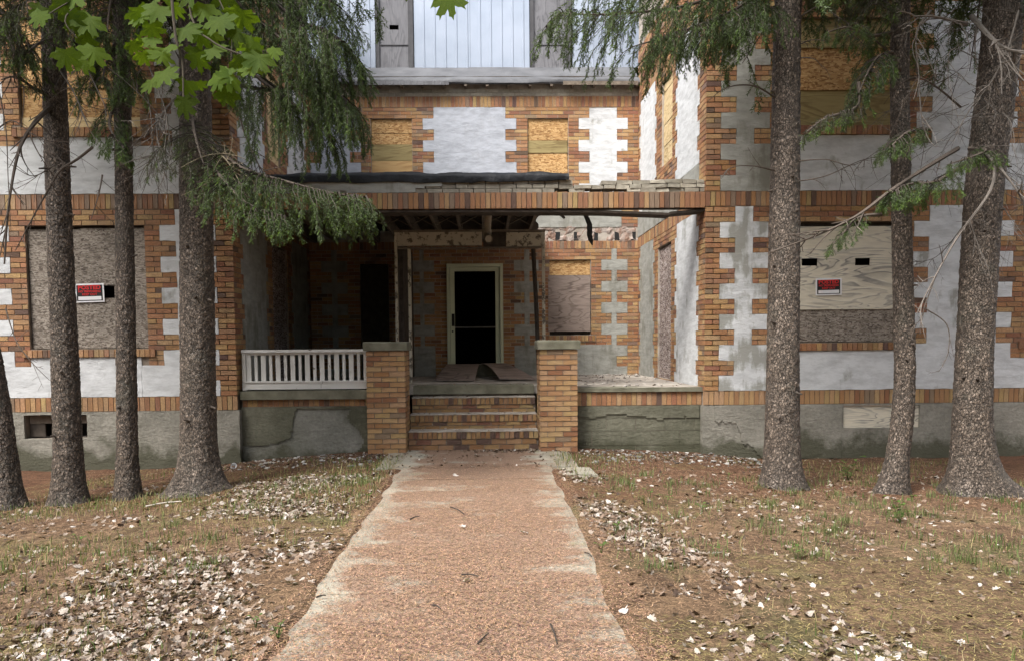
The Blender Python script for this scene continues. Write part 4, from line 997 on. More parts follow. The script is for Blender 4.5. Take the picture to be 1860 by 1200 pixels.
def hang(fol, mb, root, length, drift, col, dens=1.0, bare=0.0, new=.25, k=1.0):
    """a pendulous branchlet: thin stem with short side shoots"""
    n = max(4, int(length/.05)); P = [np.array(root, float)]; v = np.array(drift, float)
    for q in range(n):
        v = v*.86+np.array([0, 0, -.30])+RNG.normal(0, .07, 3); dv = v/np.linalg.norm(v); P.append(P[-1]+dv*length/n)
    P = np.array(P); mb.tube(P, np.linspace(.0035, .0015, len(P)), 3, TW*RNG.uniform(.45, .8), cap=False)
    m = int(length/.0165*dens)
    for q in range(m):
        t = (q+.5)/m
        if t < bare: continue
        x = t*n; i = min(int(x), n-1); p = P[i]+(P[i+1]-P[i])*(x-i); dr = P[i+1]-P[i]; dr /= np.linalg.norm(dr)
        sd = RNG.normal(0, 1, 3); sd[2] *= .5; sd -= dr*np.dot(sd, dr); sd /= np.linalg.norm(sd)+1e-9
        d = dr*.75+sd*.62+np.array([0, 0, -.28]); L = RNG.uniform(.05, .10)*(1-.45*t)*k
        c = NEWG*RNG.uniform(.7, 1.1) if RNG.random() < new*t*1.2 else col*RNG.uniform(.75, 1.25)
        fol.shoot(p, d, L, c, k)
    fol.shoot(P[-2], P[-1]-P[-2], .06*k, NEWG if RNG.random() < new*1.6 else col, k)
def bough(fol, tree, pts, r0=.022, wid=.45, hlen=.5, n=40, col=GREEN, dens=1.0, t0=.15, new=.25, bare=0.0, mb=None, k=1.0, both=True):
    P = curve(pts, 26); own = mb is None; mb = mb or MB()
    mb.tube(P, np.linspace(r0, r0*.22, len(P)), 6, TW*RNG.uniform(.9, 1.3))
    T = np.gradient(P, axis=0); T /= np.linalg.norm(T, axis=1)[:, None]
    for q in range(n):
        t = t0+(1-t0)*RNG.random(); x = t*(len(P)-1); i = min(int(x), len(P)-2); p = P[i]+(P[i+1]-P[i])*(x-i)
        s = np.array([-T[i][1], T[i][0], 0]); s /= np.linalg.norm(s)+1e-9; s *= random.choice((-1, 1))
        prof = (.35+.65*math.sin(min(1, t*1.15)*math.pi*.9)); o = RNG.random()**.8*wid*prof
        root = p+s*o+T[i]*o*.55+np.array([0, 0, -.22*o-.25*o*o])
        if o > .05: mb.tube(curve([p, (p+root)/2+[0, 0, .03], root], 5), np.linspace(.005, .003, 5), 3, TW*.55, cap=False)
        for f_ in np.arange(.1, 1, .045/max(o, .05)): fol.shoot(p+(root-p)*f_, s*.8+T[i]*.6+RNG.normal(0, .45, 3)+np.array([0, 0, -.35]), RNG.uniform(.05, .09)*k, col*RNG.uniform(.8, 1.3), k)
        L = hlen*RNG.uniform(.45, 1.1)*(1.05-.5*t)
        hang(fol, mb, root, L, s*RNG.uniform(0, .5)+T[i]*RNG.uniform(.0, .6), col, dens, bare, new, k)
    if own: return mb.build('branch', MT['twig'], tree)
def bare_branch(tree, pts, r0=.014, twigs=6, col=TW, tl=.35, sub=2, down=.3, name='dead_branch', mb=None):
    P = curve(pts, 22); own = mb is None; mb = mb or MB(); mb.tube(P, np.linspace(r0, r0*.3, len(P)), 6, col*RNG.uniform(.9, 1.1))
    T = np.gradient(P, axis=0); T /= np.linalg.norm(T, axis=1)[:, None]
    for q in range(twigs):
        t = RNG.uniform(.15, .98); i = int(t*(len(P)-1)); d = T[i]*RNG.uniform(.3, .9)+RNG.normal(0, .55, 3)+np.array([0, 0, -down]); d /= np.linalg.norm(d)
        L = tl*RNG.uniform(.4, 1.1); b = RNG.normal(0, .28, 3)+np.array([0, 0, -.15])
        Q = np.array([P[i]+d*L*u+b*L*u*u for u in np.linspace(0, 1, 8)]); mb.tube(Q, np.linspace(r0*.33, r0*.10, 8)+.0008, 4, col*RNG.uniform(.8, 1.4), cap=False)
        for q2 in range(sub):
            j = random.randint(2, 6); d2 = d+RNG.normal(0, .7, 3); d2 /= np.linalg.norm(d2); L2 = L*RNG.uniform(.2, .5)
            mb.tube(np.array([Q[j]+d2*L2*u+RNG.normal(0, .06, 3)*L2*u for u in np.linspace(0, 1, 5)]), np.linspace(r0*.18, r0*.06, 5)+.0006, 3, col*RNG.uniform(.8, 1.4), cap=False)
    if own: return mb.build(name, MT['twig'], tree)

def spruce(label, path, rad, seed, flare, boughs=(), dead=(), crown=True, top=13.0, cn=95):
    x0, y0, z0 = path[0]
    zlo = float(ground_z(np.array(x0), np.array(y0)))-.12
    t = thing('spruce_tree', label, 'tree', (x0, y0, zlo+.12), 'spruce trees in the row before the building')
    P, F, col, (z, cx, cy, r) = trunk_mesh(path, rad, seed, flare, zlo, ztop=top)
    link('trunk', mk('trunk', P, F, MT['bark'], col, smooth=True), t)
    for q in range(9):                       # snapped-off stubs and knots
        h = RNG.uniform(.5, 5.0); j = int(np.searchsorted(z, h)); az = RNG.uniform(math.pi, 2*math.pi); d = np.array([math.cos(az), math.sin(az), RNG.uniform(-.3, .3)]); b0 = np.array([cx[j], cy[j], h])+d*(r[j]-.012)
        mb = MB(); mb.tube([b0, b0+d*.03, b0+d*RNG.uniform(.035, .10)], [.02, .011, .008], 6, TW*RNG.uniform(.5, 1.3)); mb.build('branch_stub', MT['twig'], t)
    fol = Fol()
    for kw in boughs:
        kw['n'] = int(kw['n']*1.2); bough(fol, t, **kw)
    for kw in dead: bare_branch(t, **kw)
    if crown:     # the crown above the picture: whorls of drooping boughs
        mb = MB()
        for q in range(cn):
            h = RNG.uniform(5.7, top-.4); x = np.interp(h, z, cx); y = np.interp(h, z, cy); az = RNG.uniform(0, 6.283)
            L = (1.5+1.0*RNG.random())*(1.05-.72*(h-5)/(top-5)); d = np.array([math.cos(az), math.sin(az), 0])
            pts = [np.array([x, y, h]), np.array([x, y, h-.05])+d*L*.5, np.array([x, y, h-.42*L])+d*L]
            bough(fol, t, pts, .02, .6*L*.7, .5, 10, GREEN, .42, .2, .1, 0, mb, 2.6)
        mb.build('upper_branches', MT['twig'], t)
    if fol.p: link('crown', fol.mesh('crown'), t)
    return t
A = at
L3 = [(0.0, .55, 6), (2.2, .5, 6), (3.9, .55, 6), (5.2, .5, 8)]
# far left trunk, cut by the frame
spruce('leaning spruce trunk at the far left edge of the picture', [(-4.97, 7.7, 0), (-5.03, 7.7, 1.0), (-5.2, 7.7, 2.2), (-5.45, 7.75, 5), (-5.9, 7.8, 13)], [(-.3, .155), (1, .125), (5, .105), (13, .02)], 11, (.09, L3),
  boughs=[dict(pts=[A(-60, -30, 7.4), A(10, 30, 7.3), A(60, 95, 7.3)], wid=.25, hlen=.5, n=26, col=OLD, bare=.1), dict(pts=[A(-40, 40, 7.5), A(20, 60, 7.4), A(70, 150, 7.4)], wid=.2, hlen=.35, n=16, col=OLD)],
  dead=[dict(pts=[A(-30, 60, 7.3), A(5, 60, 7.3), A(25, 90, 7.2), A(24, 130, 7.2), A(45, 160, 7.3)], r0=.016, twigs=8), dict(pts=[A(-20, 250, 7.4), A(20, 220, 7.3), A(60, 245, 7.3), A(90, 260, 7.3)], r0=.008, twigs=6),
        dict(pts=[A(-10, 130, 7.3), A(10, 230, 7.3), A(15, 330, 7.3), A(20, 420, 7.3)], r0=.007, twigs=6), dict(pts=[A(10, 560, 7.6), A(30, 620, 7.4), A(60, 660, 7.35), A(90, 690, 7.3)], r0=.007, twigs=6, tl=.2)])
spruce('slender grey spruce whose trunk stands left of the POSTED sign on grey board', [(-4.40, 7.82, 0), (-4.385, 7.82, .5), (-4.37, 7.82, 3.3), (-4.36, 7.85, 5.2), (-4.3, 7.9, 13)], [(-.3, .17), (.5, .145), (2, .132), (3.3, .122), (5, .112), (13, .02)], 12, (.10, L3),
  boughs=[dict(pts=[A(105, -60, 7.7), A(60, -10, 7.3), A(30, 20, 7.2)], wid=.35, hlen=.45, n=34, col=OLD), dict(pts=[A(105, 10, 7.7), A(140, 30, 7.4), A(160, 60, 7.3)], wid=.28, hlen=.35, n=26, col=OLD), dict(pts=[A(100, 70, 7.7), A(70, 80, 7.4), A(45, 100, 7.2)], wid=.2, hlen=.25, n=18, col=GREEN)],
  dead=[dict(pts=[A(92, 195, 7.75), A(70, 215, 7.5), A(45, 250, 7.4), A(30, 290, 7.35), A(15, 380, 7.3), A(8, 480, 7.3)], r0=.026, twigs=10), dict(pts=[A(90, 175, 7.75), A(60, 160, 7.6), A(30, 140, 7.5), A(2, 145, 7.5)], r0=.02, twigs=8),
        dict(pts=[A(168, 268, 7.35), A(140, 290, 7.45), A(110, 310, 7.5), A(85, 350, 7.5), A(60, 395, 7.5), A(28, 455, 7.5)], r0=.014, twigs=8, tl=.25), dict(pts=[A(110, 130, 7.7), A(135, 170, 7.4), A(160, 230, 7.3)], r0=.01, twigs=12, tl=.4, col=TWG),
        dict(pts=[A(100, 300, 7.6), A(60, 320, 7.4), A(20, 300, 7.3)], r0=.007, twigs=6), dict(pts=[A(120, 60, 7.6), A(150, 110, 7.4), A(190, 190, 7.3)], r0=.01, twigs=14, tl=.4, col=TWG)])
spruce('thinnest spruce of the left row, standing just right of the POSTED sign', [(-3.83, 7.92, 0), (-3.815, 7.92, .5), (-3.74, 7.92, 3.4), (-3.72, 7.95, 5.2), (-3.7, 8, 13)], [(-.3, .13), (.5, .113), (3.4, .092), (5, .085), (13, .015)], 13, (.06, L3),
  boughs=[dict(pts=[A(215, -50, 7.8), A(200, 10, 7.5), A(195, 60, 7.4)], wid=.28, hlen=.55, n=40, new=.3), dict(pts=[A(220, 60, 7.8), A(195, 110, 7.5), A(185, 150, 7.4)], wid=.2, hlen=.45, n=30, new=.3), dict(pts=[A(222, 160, 7.8), A(200, 215, 7.5), A(205, 245, 7.4), A(225, 270, 7.4)], wid=.16, hlen=.32, n=34, new=.5), dict(pts=[A(225, 90, 7.8), A(245, 130, 7.6), A(250, 170, 7.5)], wid=.14, hlen=.3, n=16, new=.5)],
  dead=[dict(pts=[A(240, 120, 7.85), A(262, 160, 7.6), A(275, 220, 7.5), A(276, 320, 7.5)], r0=.009, twigs=16, tl=.4, col=TWG), dict(pts=[A(240, 60, 7.85), A(270, 120, 7.6), A(300, 200, 7.5), A(310, 270, 7.5)], r0=.009, twigs=20, tl=.4, col=TWG), dict(pts=[A(186, 318, 7.5), A(180, 350, 7.45), A(166, 398, 7.4)], r0=.009, twigs=3, tl=.15)])
bT3 = [dict(pts=[A(350, -130, 7.9), A(470, -20, 7.4), A(540, 35, 7.2), A(590, 55, 7.1), A(620, 75, 7.05)], wid=.5, hlen=.62, n=80, new=.15),
  dict(pts=[A(355, -60, 7.9), A(430, 5, 7.5), A(510, 70, 7.2), A(565, 105, 7.1), A(600, 122, 7.05)], wid=.42, hlen=.75, n=80, new=.12),
  dict(pts=[A(360, -220, 7.9), A(480, -90, 7.5), A(560, -20, 7.3), A(605, 5, 7.2)], wid=.55, hlen=.6, n=50, new=.15),
  dict(pts=[A(410, 150, 7.8), A(500, 165, 7.4), A(560, 150, 7.2), A(605, 165, 7.1), A(632, 185, 7.05)], wid=.35, hlen=.75, n=85, new=.2),
  dict(pts=[A(420, 100, 7.8), A(480, 150, 7.4), A(560, 210, 7.2), A(600, 250, 7.1)], wid=.3, hlen=.6, n=44, new=.15),
  dict(pts=[A(365, 235, 7.9), A(430, 300, 7.4), A(520, 330, 7.15), A(600, 350, 7.05), A(665, 360, 7.0)], wid=.42, hlen=.5, n=110, new=.25),
  dict(pts=[A(360, 260, 7.9), A(400, 320, 7.3), A(450, 370, 7.0), A(520, 395, 6.9)], wid=.34, hlen=.36, n=60, new=.3),
  dict(pts=[A(350, 215, 7.9), A(355, 250, 7.5), A(370, 300, 7.3)], wid=.35, hlen=.4, n=40, col=OLD, new=.1)]
dT3 = [dict(pts=[A(330, 170, 7.9), A(300, 200, 7.6), A(285, 240, 7.5), A(300, 320, 7.45)], r0=.012, twigs=26, tl=.45, col=TWG), dict(pts=[A(340, 240, 7.9), A(300, 260, 7.6), A(270, 300, 7.5)], r0=.010, twigs=22, tl=.4, col=TWG),
  dict(pts=[A(432, 165, 7.5), A(440, 230, 7.4), A(470, 300, 7.3), A(490, 330, 7.3)], r0=.012, twigs=16, tl=.3), dict(pts=[A(370, 260, 7.9), A(410, 290, 7.4), A(440, 340, 7.2)], r0=.012, twigs=22, tl=.4, col=np.array([.2, .165, .11]))]
spruce('thick spruce with flaky bark and drooping green boughs left of the porch', [(-3.11, 8.02, 0), (-3.09, 8.02, 1.0), (-3.03, 8.02, 3.4), (-3.0, 8.05, 5.2), (-2.9, 8.1, 13)], [(-.3, .24), (.4, .20), (1.0, .192), (3.4, .172), (5, .16), (13, .02)], 14, (.17, [(0.0, .7, 5), (2.4, .5, 6), (3.6, .8, 6), (5.0, .5, 8)]), boughs=bT3, dead=dT3)
bT4 = [dict(pts=[A(1425, -90, 7.8), A(1280, 0, 7.5), A(1130, 25, 7.3), A(1015, 25, 7.2)], wid=.45, hlen=.6, n=95, new=.15), dict(pts=[A(1420, -40, 7.8), A(1330, 20, 7.5), A(1230, 60, 7.3), A(1150, 85, 7.2)], wid=.4, hlen=.5, n=70, new=.15),
  dict(pts=[A(1425, -190, 7.8), A(1250, -90, 7.4), A(1080, -40, 7.2)], wid=.5, hlen=.55, n=60, new=.15), dict(pts=[A(1415, 10, 7.8), A(1370, 30, 7.5), A(1310, 60, 7.4)], wid=.28, hlen=.42, n=40, new=.15), dict(pts=[A(1432, -60, 7.8), A(1500, -20, 7.6), A(1570, -5, 7.5)], wid=.3, hlen=.3, n=24, col=OLD)]
dT4 = [dict(pts=[A(1408, 178, 7.8), A(1375, 158, 7.6), A(1340, 155, 7.5), A(1310, 165, 7.4), A(1285, 185, 7.4)], r0=.010, twigs=3, tl=.2), dict(pts=[A(1410, 311, 7.8), A(1370, 302, 7.6), A(1330, 304, 7.5), A(1310, 325, 7.4)], r0=.009, twigs=4, tl=.2),
  dict(pts=[A(1455, 30, 7.8), A(1490, 12, 7.6), A(1520, 30, 7.5), A(1545, 45, 7.5)], r0=.01, twigs=4), dict(pts=[A(1455, 80, 7.8), A(1475, 73, 7.7), A(1505, 75, 7.6)], r0=.007, twigs=3, tl=.2), dict(pts=[A(1453, 105, 7.8), A(1480, 108, 7.7), A(1495, 125, 7.7)], r0=.006, twigs=3, tl=.2),
  dict(pts=[A(1450, 293, 7.75), A(1500, 290, 7.6), A(1550, 300, 7.5), A(1600, 270, 7.5)], r0=.008, twigs=6, tl=.25), dict(pts=[A(1445, 330, 7.75), A(1500, 320, 7.6), A(1570, 290, 7.5), A(1640, 280, 7.5)], r0=.008, twigs=6, tl=.25)]
spruce('straight spruce trunk nearest the porch on the right, before the worn quoins', [(3.20, 7.84, 0), (3.19, 7.84, 1.0), (3.18, 7.84, 4.4), (3.2, 7.85, 5.2), (3.3, 7.9, 13)], [(-.3, .215), (.3, .19), (1.0, .178), (4.4, .145), (5, .14), (13, .02)], 15, (.12, L3), boughs=bT4, dead=dT4)
spruce('slim crooked spruce between two thicker trunks on the right', [(4.33, 7.7, -.1), (4.40, 7.7, .4), (4.44, 7.7, 1.0), (4.36, 7.7, 2.6), (4.29, 7.7, 4.4), (4.3, 7.7, 5.2), (4.3, 7.8, 13)], [(-.3, .15), (.3, .12), (1.0, .11), (4.4, .096), (5, .09), (13, .015)], 16, (.11, [(3.3, .9, 5), (0.2, .3, 6), (1.7, .3, 6)]),
  boughs=[dict(pts=[A(1618, 60, 7.65), A(1580, 65, 7.4), A(1540, 50, 7.3), A(1500, 60, 7.25)], wid=.16, hlen=.2, n=26, new=.3), dict(pts=[A(1620, 95, 7.65), A(1595, 105, 7.4), A(1575, 135, 7.3), A(1560, 170, 7.25)], wid=.18, hlen=.3, n=40, new=.35), dict(pts=[A(1560, 150, 7.3), A(1555, 195, 7.25), A(1500, 215, 7.2), A(1465, 240, 7.2)], wid=.12, hlen=.22, n=34, new=.45, col=OLD), dict(pts=[A(1620, 0, 7.65), A(1600, -10, 7.5), A(1590, 10, 7.4)], wid=.2, hlen=.4, n=24, col=OLD)],
  dead=[dict(pts=[A(1615, 95, 7.65), A(1585, 70, 7.5), A(1560, 55, 7.4)], r0=.01, twigs=5, tl=.25)])
bT6 = [dict(pts=[A(1750, 300, 7.4), A(1700, 330, 7.2), A(1650, 335, 7.1), A(1620, 350, 7.05)], wid=.22, hlen=.28, n=60, new=.55), dict(pts=[A(1760, 270, 7.3), A(1790, 275, 7.1), A(1720, 300, 7.0)], wid=.14, hlen=.2, n=22, new=.6), dict(pts=[A(1690, 235, 7.4), A(1650, 240, 7.2), A(1615, 270, 7.1)], wid=.16, hlen=.25, n=34, new=.35), dict(pts=[A(1600, 390, 7.2), A(1560, 395, 7.1), A(1535, 420, 7.05), A(1512, 445, 7.05)], wid=.10, hlen=.16, n=20, new=.55)]
dT6 = [dict(pts=[A(1740, 270, 7.45), A(1690, 300, 7.2), A(1620, 345, 7.1), A(1560, 390, 7.05), A(1490, 425, 7.0), A(1400, 458, 7.0)], r0=.024, twigs=12, tl=.3, col=TW*1.1), dict(pts=[A(1765, 30, 7.4), A(1800, 70, 7.0), A(1830, 90, 6.9), A(1870, 95, 6.8)], r0=.028, twigs=12, tl=.5, col=TWG),
  dict(pts=[A(1755, 45, 7.4), A(1720, 35, 7.2), A(1690, 30, 7.1), A(1660, 30, 7.0)], r0=.018, twigs=12, tl=.4, col=TWG), dict(pts=[A(1745, 195, 7.4), A(1710, 165, 7.2), A(1680, 145, 7.1), A(1660, 140, 7.1)], r0=.012, twigs=12, tl=.4), dict(pts=[A(1690, 20, 7.3), A(1665, 60, 7.1), A(1668, 130, 7.1), A(1675, 220, 7.1), A(1690, 260, 7.1)], r0=.012, twigs=10, tl=.3, col=TWG),
  dict(pts=[A(1850, 20, 7.0), A(1830, 90, 6.95), A(1800, 150, 6.95), A(1765, 195, 7.0), A(1735, 245, 7.0)], r0=.011, twigs=10, tl=.35, col=TWG), dict(pts=[A(1790, 280, 7.2), A(1820, 310, 7.0), A(1850, 350, 6.9), A(1875, 390, 6.9)], r0=.016, twigs=10, tl=.35, col=TWG), dict(pts=[A(1808, 295, 7.1), A(1797, 350, 7.0), A(1740, 430, 7.0), A(1700, 500, 7.0), A(1665, 570, 7.0)], r0=.016, twigs=4, tl=.3, col=TWG*1.1),
  dict(pts=[A(1700, 500, 7.0), A(1680, 555, 7.0), A(1672, 580, 7.0), A(1650, 600, 7.0)], r0=.007, twigs=5, tl=.2), dict(pts=[A(1680, 560, 7.0), A(1720, 590, 7.0), A(1722, 640, 7.0), A(1705, 675, 7.0)], r0=.007, twigs=4, tl=.15)]
for q in range(26):
    h = RNG.uniform(2.6, 5.2); az = RNG.uniform(2.4, 6.6); L = RNG.uniform(.5, 1.2); d = np.array([math.cos(az), math.sin(az)*.8, RNG.uniform(-.5, .25)]); p = np.array([5.1, 7.58, h]); s = RNG.normal(0, .25, 3)
    dT6.append(dict(pts=[p+d*.15, p+d*L*.5+s*L, p+d*L+np.array([0, 0, -.35*L])], r0=RNG.uniform(.003, .006), twigs=10, tl=.4, col=TWG*RNG.uniform(.6, 1.2)))
spruce('massive spruce with spreading root flare and tangled dead twigs at far right', [(5.13, 7.58, -.2), (5.08, 7.58, .6), (5.09, 7.58, 1.5), (5.13, 7.58, 3), (5.26, 7.58, 4.4), (5.28, 7.58, 5.2), (5.3, 7.6, 13)], [(-.3, .24), (.6, .195), (1.5, .178), (4.4, .188), (5, .185), (13, .03)], 17, (.22, [(0.0, 1.7, 6), (3.4, .35, 5), (5.6, .5, 8), (2.0, .5, 6)]), boughs=bT6, dead=dT6)

# ------------------------------------------------------------------ maple branch overhead, near the camera
a_ = NM('maple_leaf', 0.65, 0.12); cc_ = a_.attr()
vn = a_.vor(14, feature='DISTANCE_TO_EDGE'); cc2 = a_.mix(a_.ramp(vn, [(0.0, 0.25), (0.06, 0.0)]), cc_, (0.20, 0.26, 0.05)); a_.base(cc2)
tr_ = a_.n('ShaderNodeBsdfTranslucent'); a_.set(tr_.inputs[0], a_.mix(1.0, cc2, (2.2, 2.1, 0.5), 'MULTIPLY')); ms_ = a_.n('ShaderNodeMixShader'); ms_.inputs[0].default_value = .62
a_.t.links.new(a_.b.outputs[0], ms_.inputs[1]); a_.t.links.new(tr_.outputs[0], ms_.inputs[2]); a_.t.links.new(ms_.outputs[0], a_.t.nodes['Material Output'].inputs[0]); MT['maple'] = a_.m
HALF = [(0, 1), (.05, .85), (.15, .80), (.13, .68), (.15, .55), (.27, .68), (.38, .69), (.52, .80), (.50, .66), (.62, .60), (.52, .48), (.40, .35), (.56, .36), (.66, .27), (.80, .25), (.70, .13), (.62, .03), (.48, .03), (.40, -.06), (.36, -.17), (.22, -.10), (.10, -.07)]
OUT = np.array(HALF+[(0.0, -.03)]+[(-x, y) for x, y in HALF[:0:-1]])
VEINS = np.array([(0, .0), (0, .55), (.30, .45), (-.30, .45), (.35, .14), (-.35, .14)])
def leaf_mesh(seed, c, curl=.12, name='leaf'):
    rs = np.random.default_rng(seed); o = OUT*(1+rs.normal(0, .02, OUT.shape)); n = len(o)
    mid = o*.55+np.array([0, .02]); ctr = np.array([[0, .12]]); P = np.vstack([o, mid, ctr])
    z = curl*(-(P[:, 0]**2)*1.2-.6*np.maximum(0, P[:, 1]-.3)**2)+.03*np.sin(P[:, 0]*7+seed)+.04*np.abs(P[:, 0])
    V = np.stack([P[:, 0], P[:, 1], z], -1); j = np.arange(n); k = (j+1) % n
    F = [np.stack([j, k, k+n, j+n], -1), np.stack([j+n, k+n, 0*j+2*n], -1)]
    col = np.tile(np.array(c), (len(V), 1))*rs.uniform(.9, 1.1, (len(V), 1))
    return mk(name, V, F, MT['maple'], col, smooth=True)
LM = [leaf_mesh(k, np.array([.075, .125, .022])*s, .10+.05*(k % 3)) for k, s in enumerate((.95, .7, 1.05, .5, .85, .42))]
mbm = MB()
mp_ = thing('maple_branch', 'overhanging maple branch with bright green leaves at upper left, near the camera', 'branch', tuple(at(320, -120, 2.4)))
TWM = np.array([.055, .045, .03])
for pts, r in (([A(330, -260, 2.6), A(312, -60, 2.45), A(318, 60, 2.4), A(331, 110, 2.4), A(333, 180, 2.38)], .006), ([A(330, -200, 2.55), A(345, 20, 2.45), A(385, 75, 2.4), A(440, 100, 2.38), A(475, 112, 2.36)], .004), ([A(300, -180, 2.6), A(190, -30, 2.5), A(120, 30, 2.4), A(140, 70, 2.4)], .004), ([A(190, -30, 2.5), A(95, 22, 2.4), A(62, 55, 2.35)], .003), ([A(340, -150, 2.5), A(390, -20, 2.5), A(420, 60, 2.45), A(415, 150, 2.4)], .003)):
    mbm.tube(curve(pts, 16), np.linspace(r, r*.4, 16), 6, TWM)
mbm.build('twig', MT['twig'], mp_)
# leaf: where its stalk joins (px,py), pixel size, turn, tilt towards/away, distance
LV = [(75, 22, 40, 200, .2, 2.36), (118, 92, 44, 178, .35, 2.34), (172, 88, 42, 190, .3, 2.38), (128, 22, 44, 175, .5, 2.4), (165, 30, 48, 205, .4, 2.42), (150, 62, 40, 160, .6, 2.43), (290, 12, 44, 200, .5, 2.45), (272, 45, 36, 150, .6, 2.46),
 (295, 98, 36, 185, .9, 2.42), (258, 96, 30, 165, .8, 2.44), (335, 50, 44, 150, .6, 2.42), (333, 178, 46, 178, .25, 2.36), (296, 130, 42, 150, .55, 2.4), (340, 148, 34, 200, .6, 2.39), (398, 132, 46, 170, .5, 2.37), (440, 100, 46, 155, .45, 2.38),
 (472, 100, 46, 195, .35, 2.36), (430, 52, 42, 220, .5, 2.42), (398, 32, 48, 165, .5, 2.44), (462, 76, 38, 215, .7, 2.4), (372, 10, 44, 190, .4, 2.46), (412, 160, 42, 205, .45, 2.37), (385, 88, 38, 140, .7, 2.41), (238, 78, 28, 160, .7, 2.45), (316, 82, 32, 195, 1.0, 2.41),
 (358, 98, 40, 180, .6, 2.4), (425, 140, 40, 230, .9, 2.36), (440, 20, 46, 200, .5, 2.46), (345, -20, 48, 170, .5, 2.46), (405, -20, 48, 185, .5, 2.48), (300, -25, 46, 200, .5, 2.48), (250, 15, 40, 160, .6, 2.5), (140, -12, 44, 190, .5, 2.44), (110, 0, 40, 150, .4, 2.42), (815, -14, 56, 172, .2, 2.3), (738, -22, 26, 185, .5, 2.3), (280, 70, 34, 210, .8, 2.47), (365, 55, 42, 200, .6, 2.44), (455, 120, 36, 160, .8, 2.37)]
rs_ = random.Random(3)
LV += [(x+rs_.uniform(-28, 28), y+rs_.uniform(-26, 22), s*rs_.uniform(.6, .95), rot+rs_.uniform(-40, 40), tilt+rs_.uniform(-.3, .6), Y+rs_.uniform(.03, .14)) for (x, y, s, rot, tilt, Y) in LV if x < 600 and y > -5 and rs_.random() < .75]
for k, (x, y, s, rot, tilt, Y) in enumerate(LV):
    o = link('leaf', LM[k % 6], mp_, at(x, y, Y)); sc = s*.92/FPX*Y
    o.scale = (sc, sc, sc)
    e = Matrix.Rotation(R(rot), 4, 'Y')@Matrix.Rotation(R(90)-tilt*(.9 if k % 2 else -.7), 4, 'X')@Matrix.Rotation(random.uniform(-.5, .5), 4, 'Y')
    o.rotation_euler = e.to_euler()
mbm = MB()
mbm.tube(curve([A(700, -260, 2.4), A(780, -120, 2.35), A(815, -20, 2.3)], 8), np.linspace(.004, .0015, 8), 6, TWM); mbm.tube(curve([A(740, -190, 2.38), A(735, -80, 2.32), A(738, -25, 2.3)], 8), np.linspace(.003, .0015, 8), 6, TWM)
mbm.tube(curve([A(330, -260, 2.6), A(500, -330, 2.5), A(700, -260, 2.4)], 10), np.linspace(.006, .004, 10), 6, TWM); mbm.build('twig', MT['twig'], mp_)

# ------------------------------------------------------------------ ground litter
def surf(x, y):
    x = np.asarray(x, float); y = np.asarray(y, float); z = ground_z(x, y)
    onp = ((x > PX0) & (x < PX1) & (y < 8.7)) | ((x > -1.3) & (x < 1.12) & (y > 8.7))
    return np.where(onp, np.maximum(z, .020), z)
def scatter_tri(name, X, Y, Z, ang, L, W_, col, mat, kind='stuff', lift=.002, label=None, cat=None):
    n = len(X); d = np.stack([np.cos(ang), np.sin(ang), RNG.normal(0, .12, n)], -1); s = np.stack([-np.sin(ang), np.cos(ang), 0*ang], -1)
    c = np.stack([X, Y, Z+lift+RNG.uniform(0, .004, n)], -1); bend = s*RNG.normal(0, .12, n)[:, None]*L[:, None]
    V = np.stack([c-d*L[:, None]/2-s*W_[:, None]/2, c-d*L[:, None]/2+s*W_[:, None]/2, c+bend+s*W_[:, None]/2, c+bend-s*W_[:, None]/2, c+d*L[:, None]/2], 1).reshape(-1, 3)
    b = np.arange(n)*5; F = [np.stack([b, b+1, b+2, b+3], -1), np.stack([b+3, b+2, b+4], -1)]
    o = link(name, mk(name, V, F, mat, np.repeat(col, 5, 0))); return tag(o, label, cat, kind=kind)
n = 130000; X = RNG.uniform(PX0-.1, PX1+.1, n); Y = 3.0+5.9*RNG.random(n)**1.4
p = np.stack([X*.7, Y*1.6, 0*X], -1); keep = (fbm(p*1.6, 3, 55)-.35*np.abs(X+.1)) > RNG.uniform(-1.15, .25, n); X, Y = X[keep], Y[keep]; n = len(X)
cn_ = np.array([.30, .185, .115])*RNG.uniform(.2, 1.8, (n, 1))*np.array([1, 1, 1])+RNG.normal(0, .015, (n, 3)); cn_ = np.clip(cn_, .02, .8)
scatter_tri('fallen_needles', X, Y, surf(X, Y), RNG.uniform(0, 6.28, n), RNG.uniform(.014, .030, n), RNG.uniform(.0018, .0036, n), cn_, MT['litter'], label='reddish carpet of fallen spruce needles on the path', cat='needles')
n = 190000; X = RNG.uniform(-5.5, 6.5, n); Y = 3.0+7*RNG.random(n)**1.3; kp = ((X < PX0) | (X > PX1)) & (np.abs(X) < 1.2+Y*.75); X, Y = X[kp], Y[kp]; n = len(X)
gr = fbm(np.stack([X*.9, Y*.9, 0*X], -1), 3, 71)[:, None]; cn_ = np.array([.21, .135, .08])*RNG.uniform(.2, 2.0, (n, 1)); cn_ = np.where(gr > .12, cn_*np.array([.85, 1.05, .75]), cn_)
scatter_tri('ground_needles', X, Y, surf(X, Y), RNG.uniform(0, 6.28, n), RNG.uniform(.018, .05, n), RNG.uniform(.002, .0045, n), cn_, MT['litter'], label='brown needle and straw litter on the ground under the trees', cat='needles')

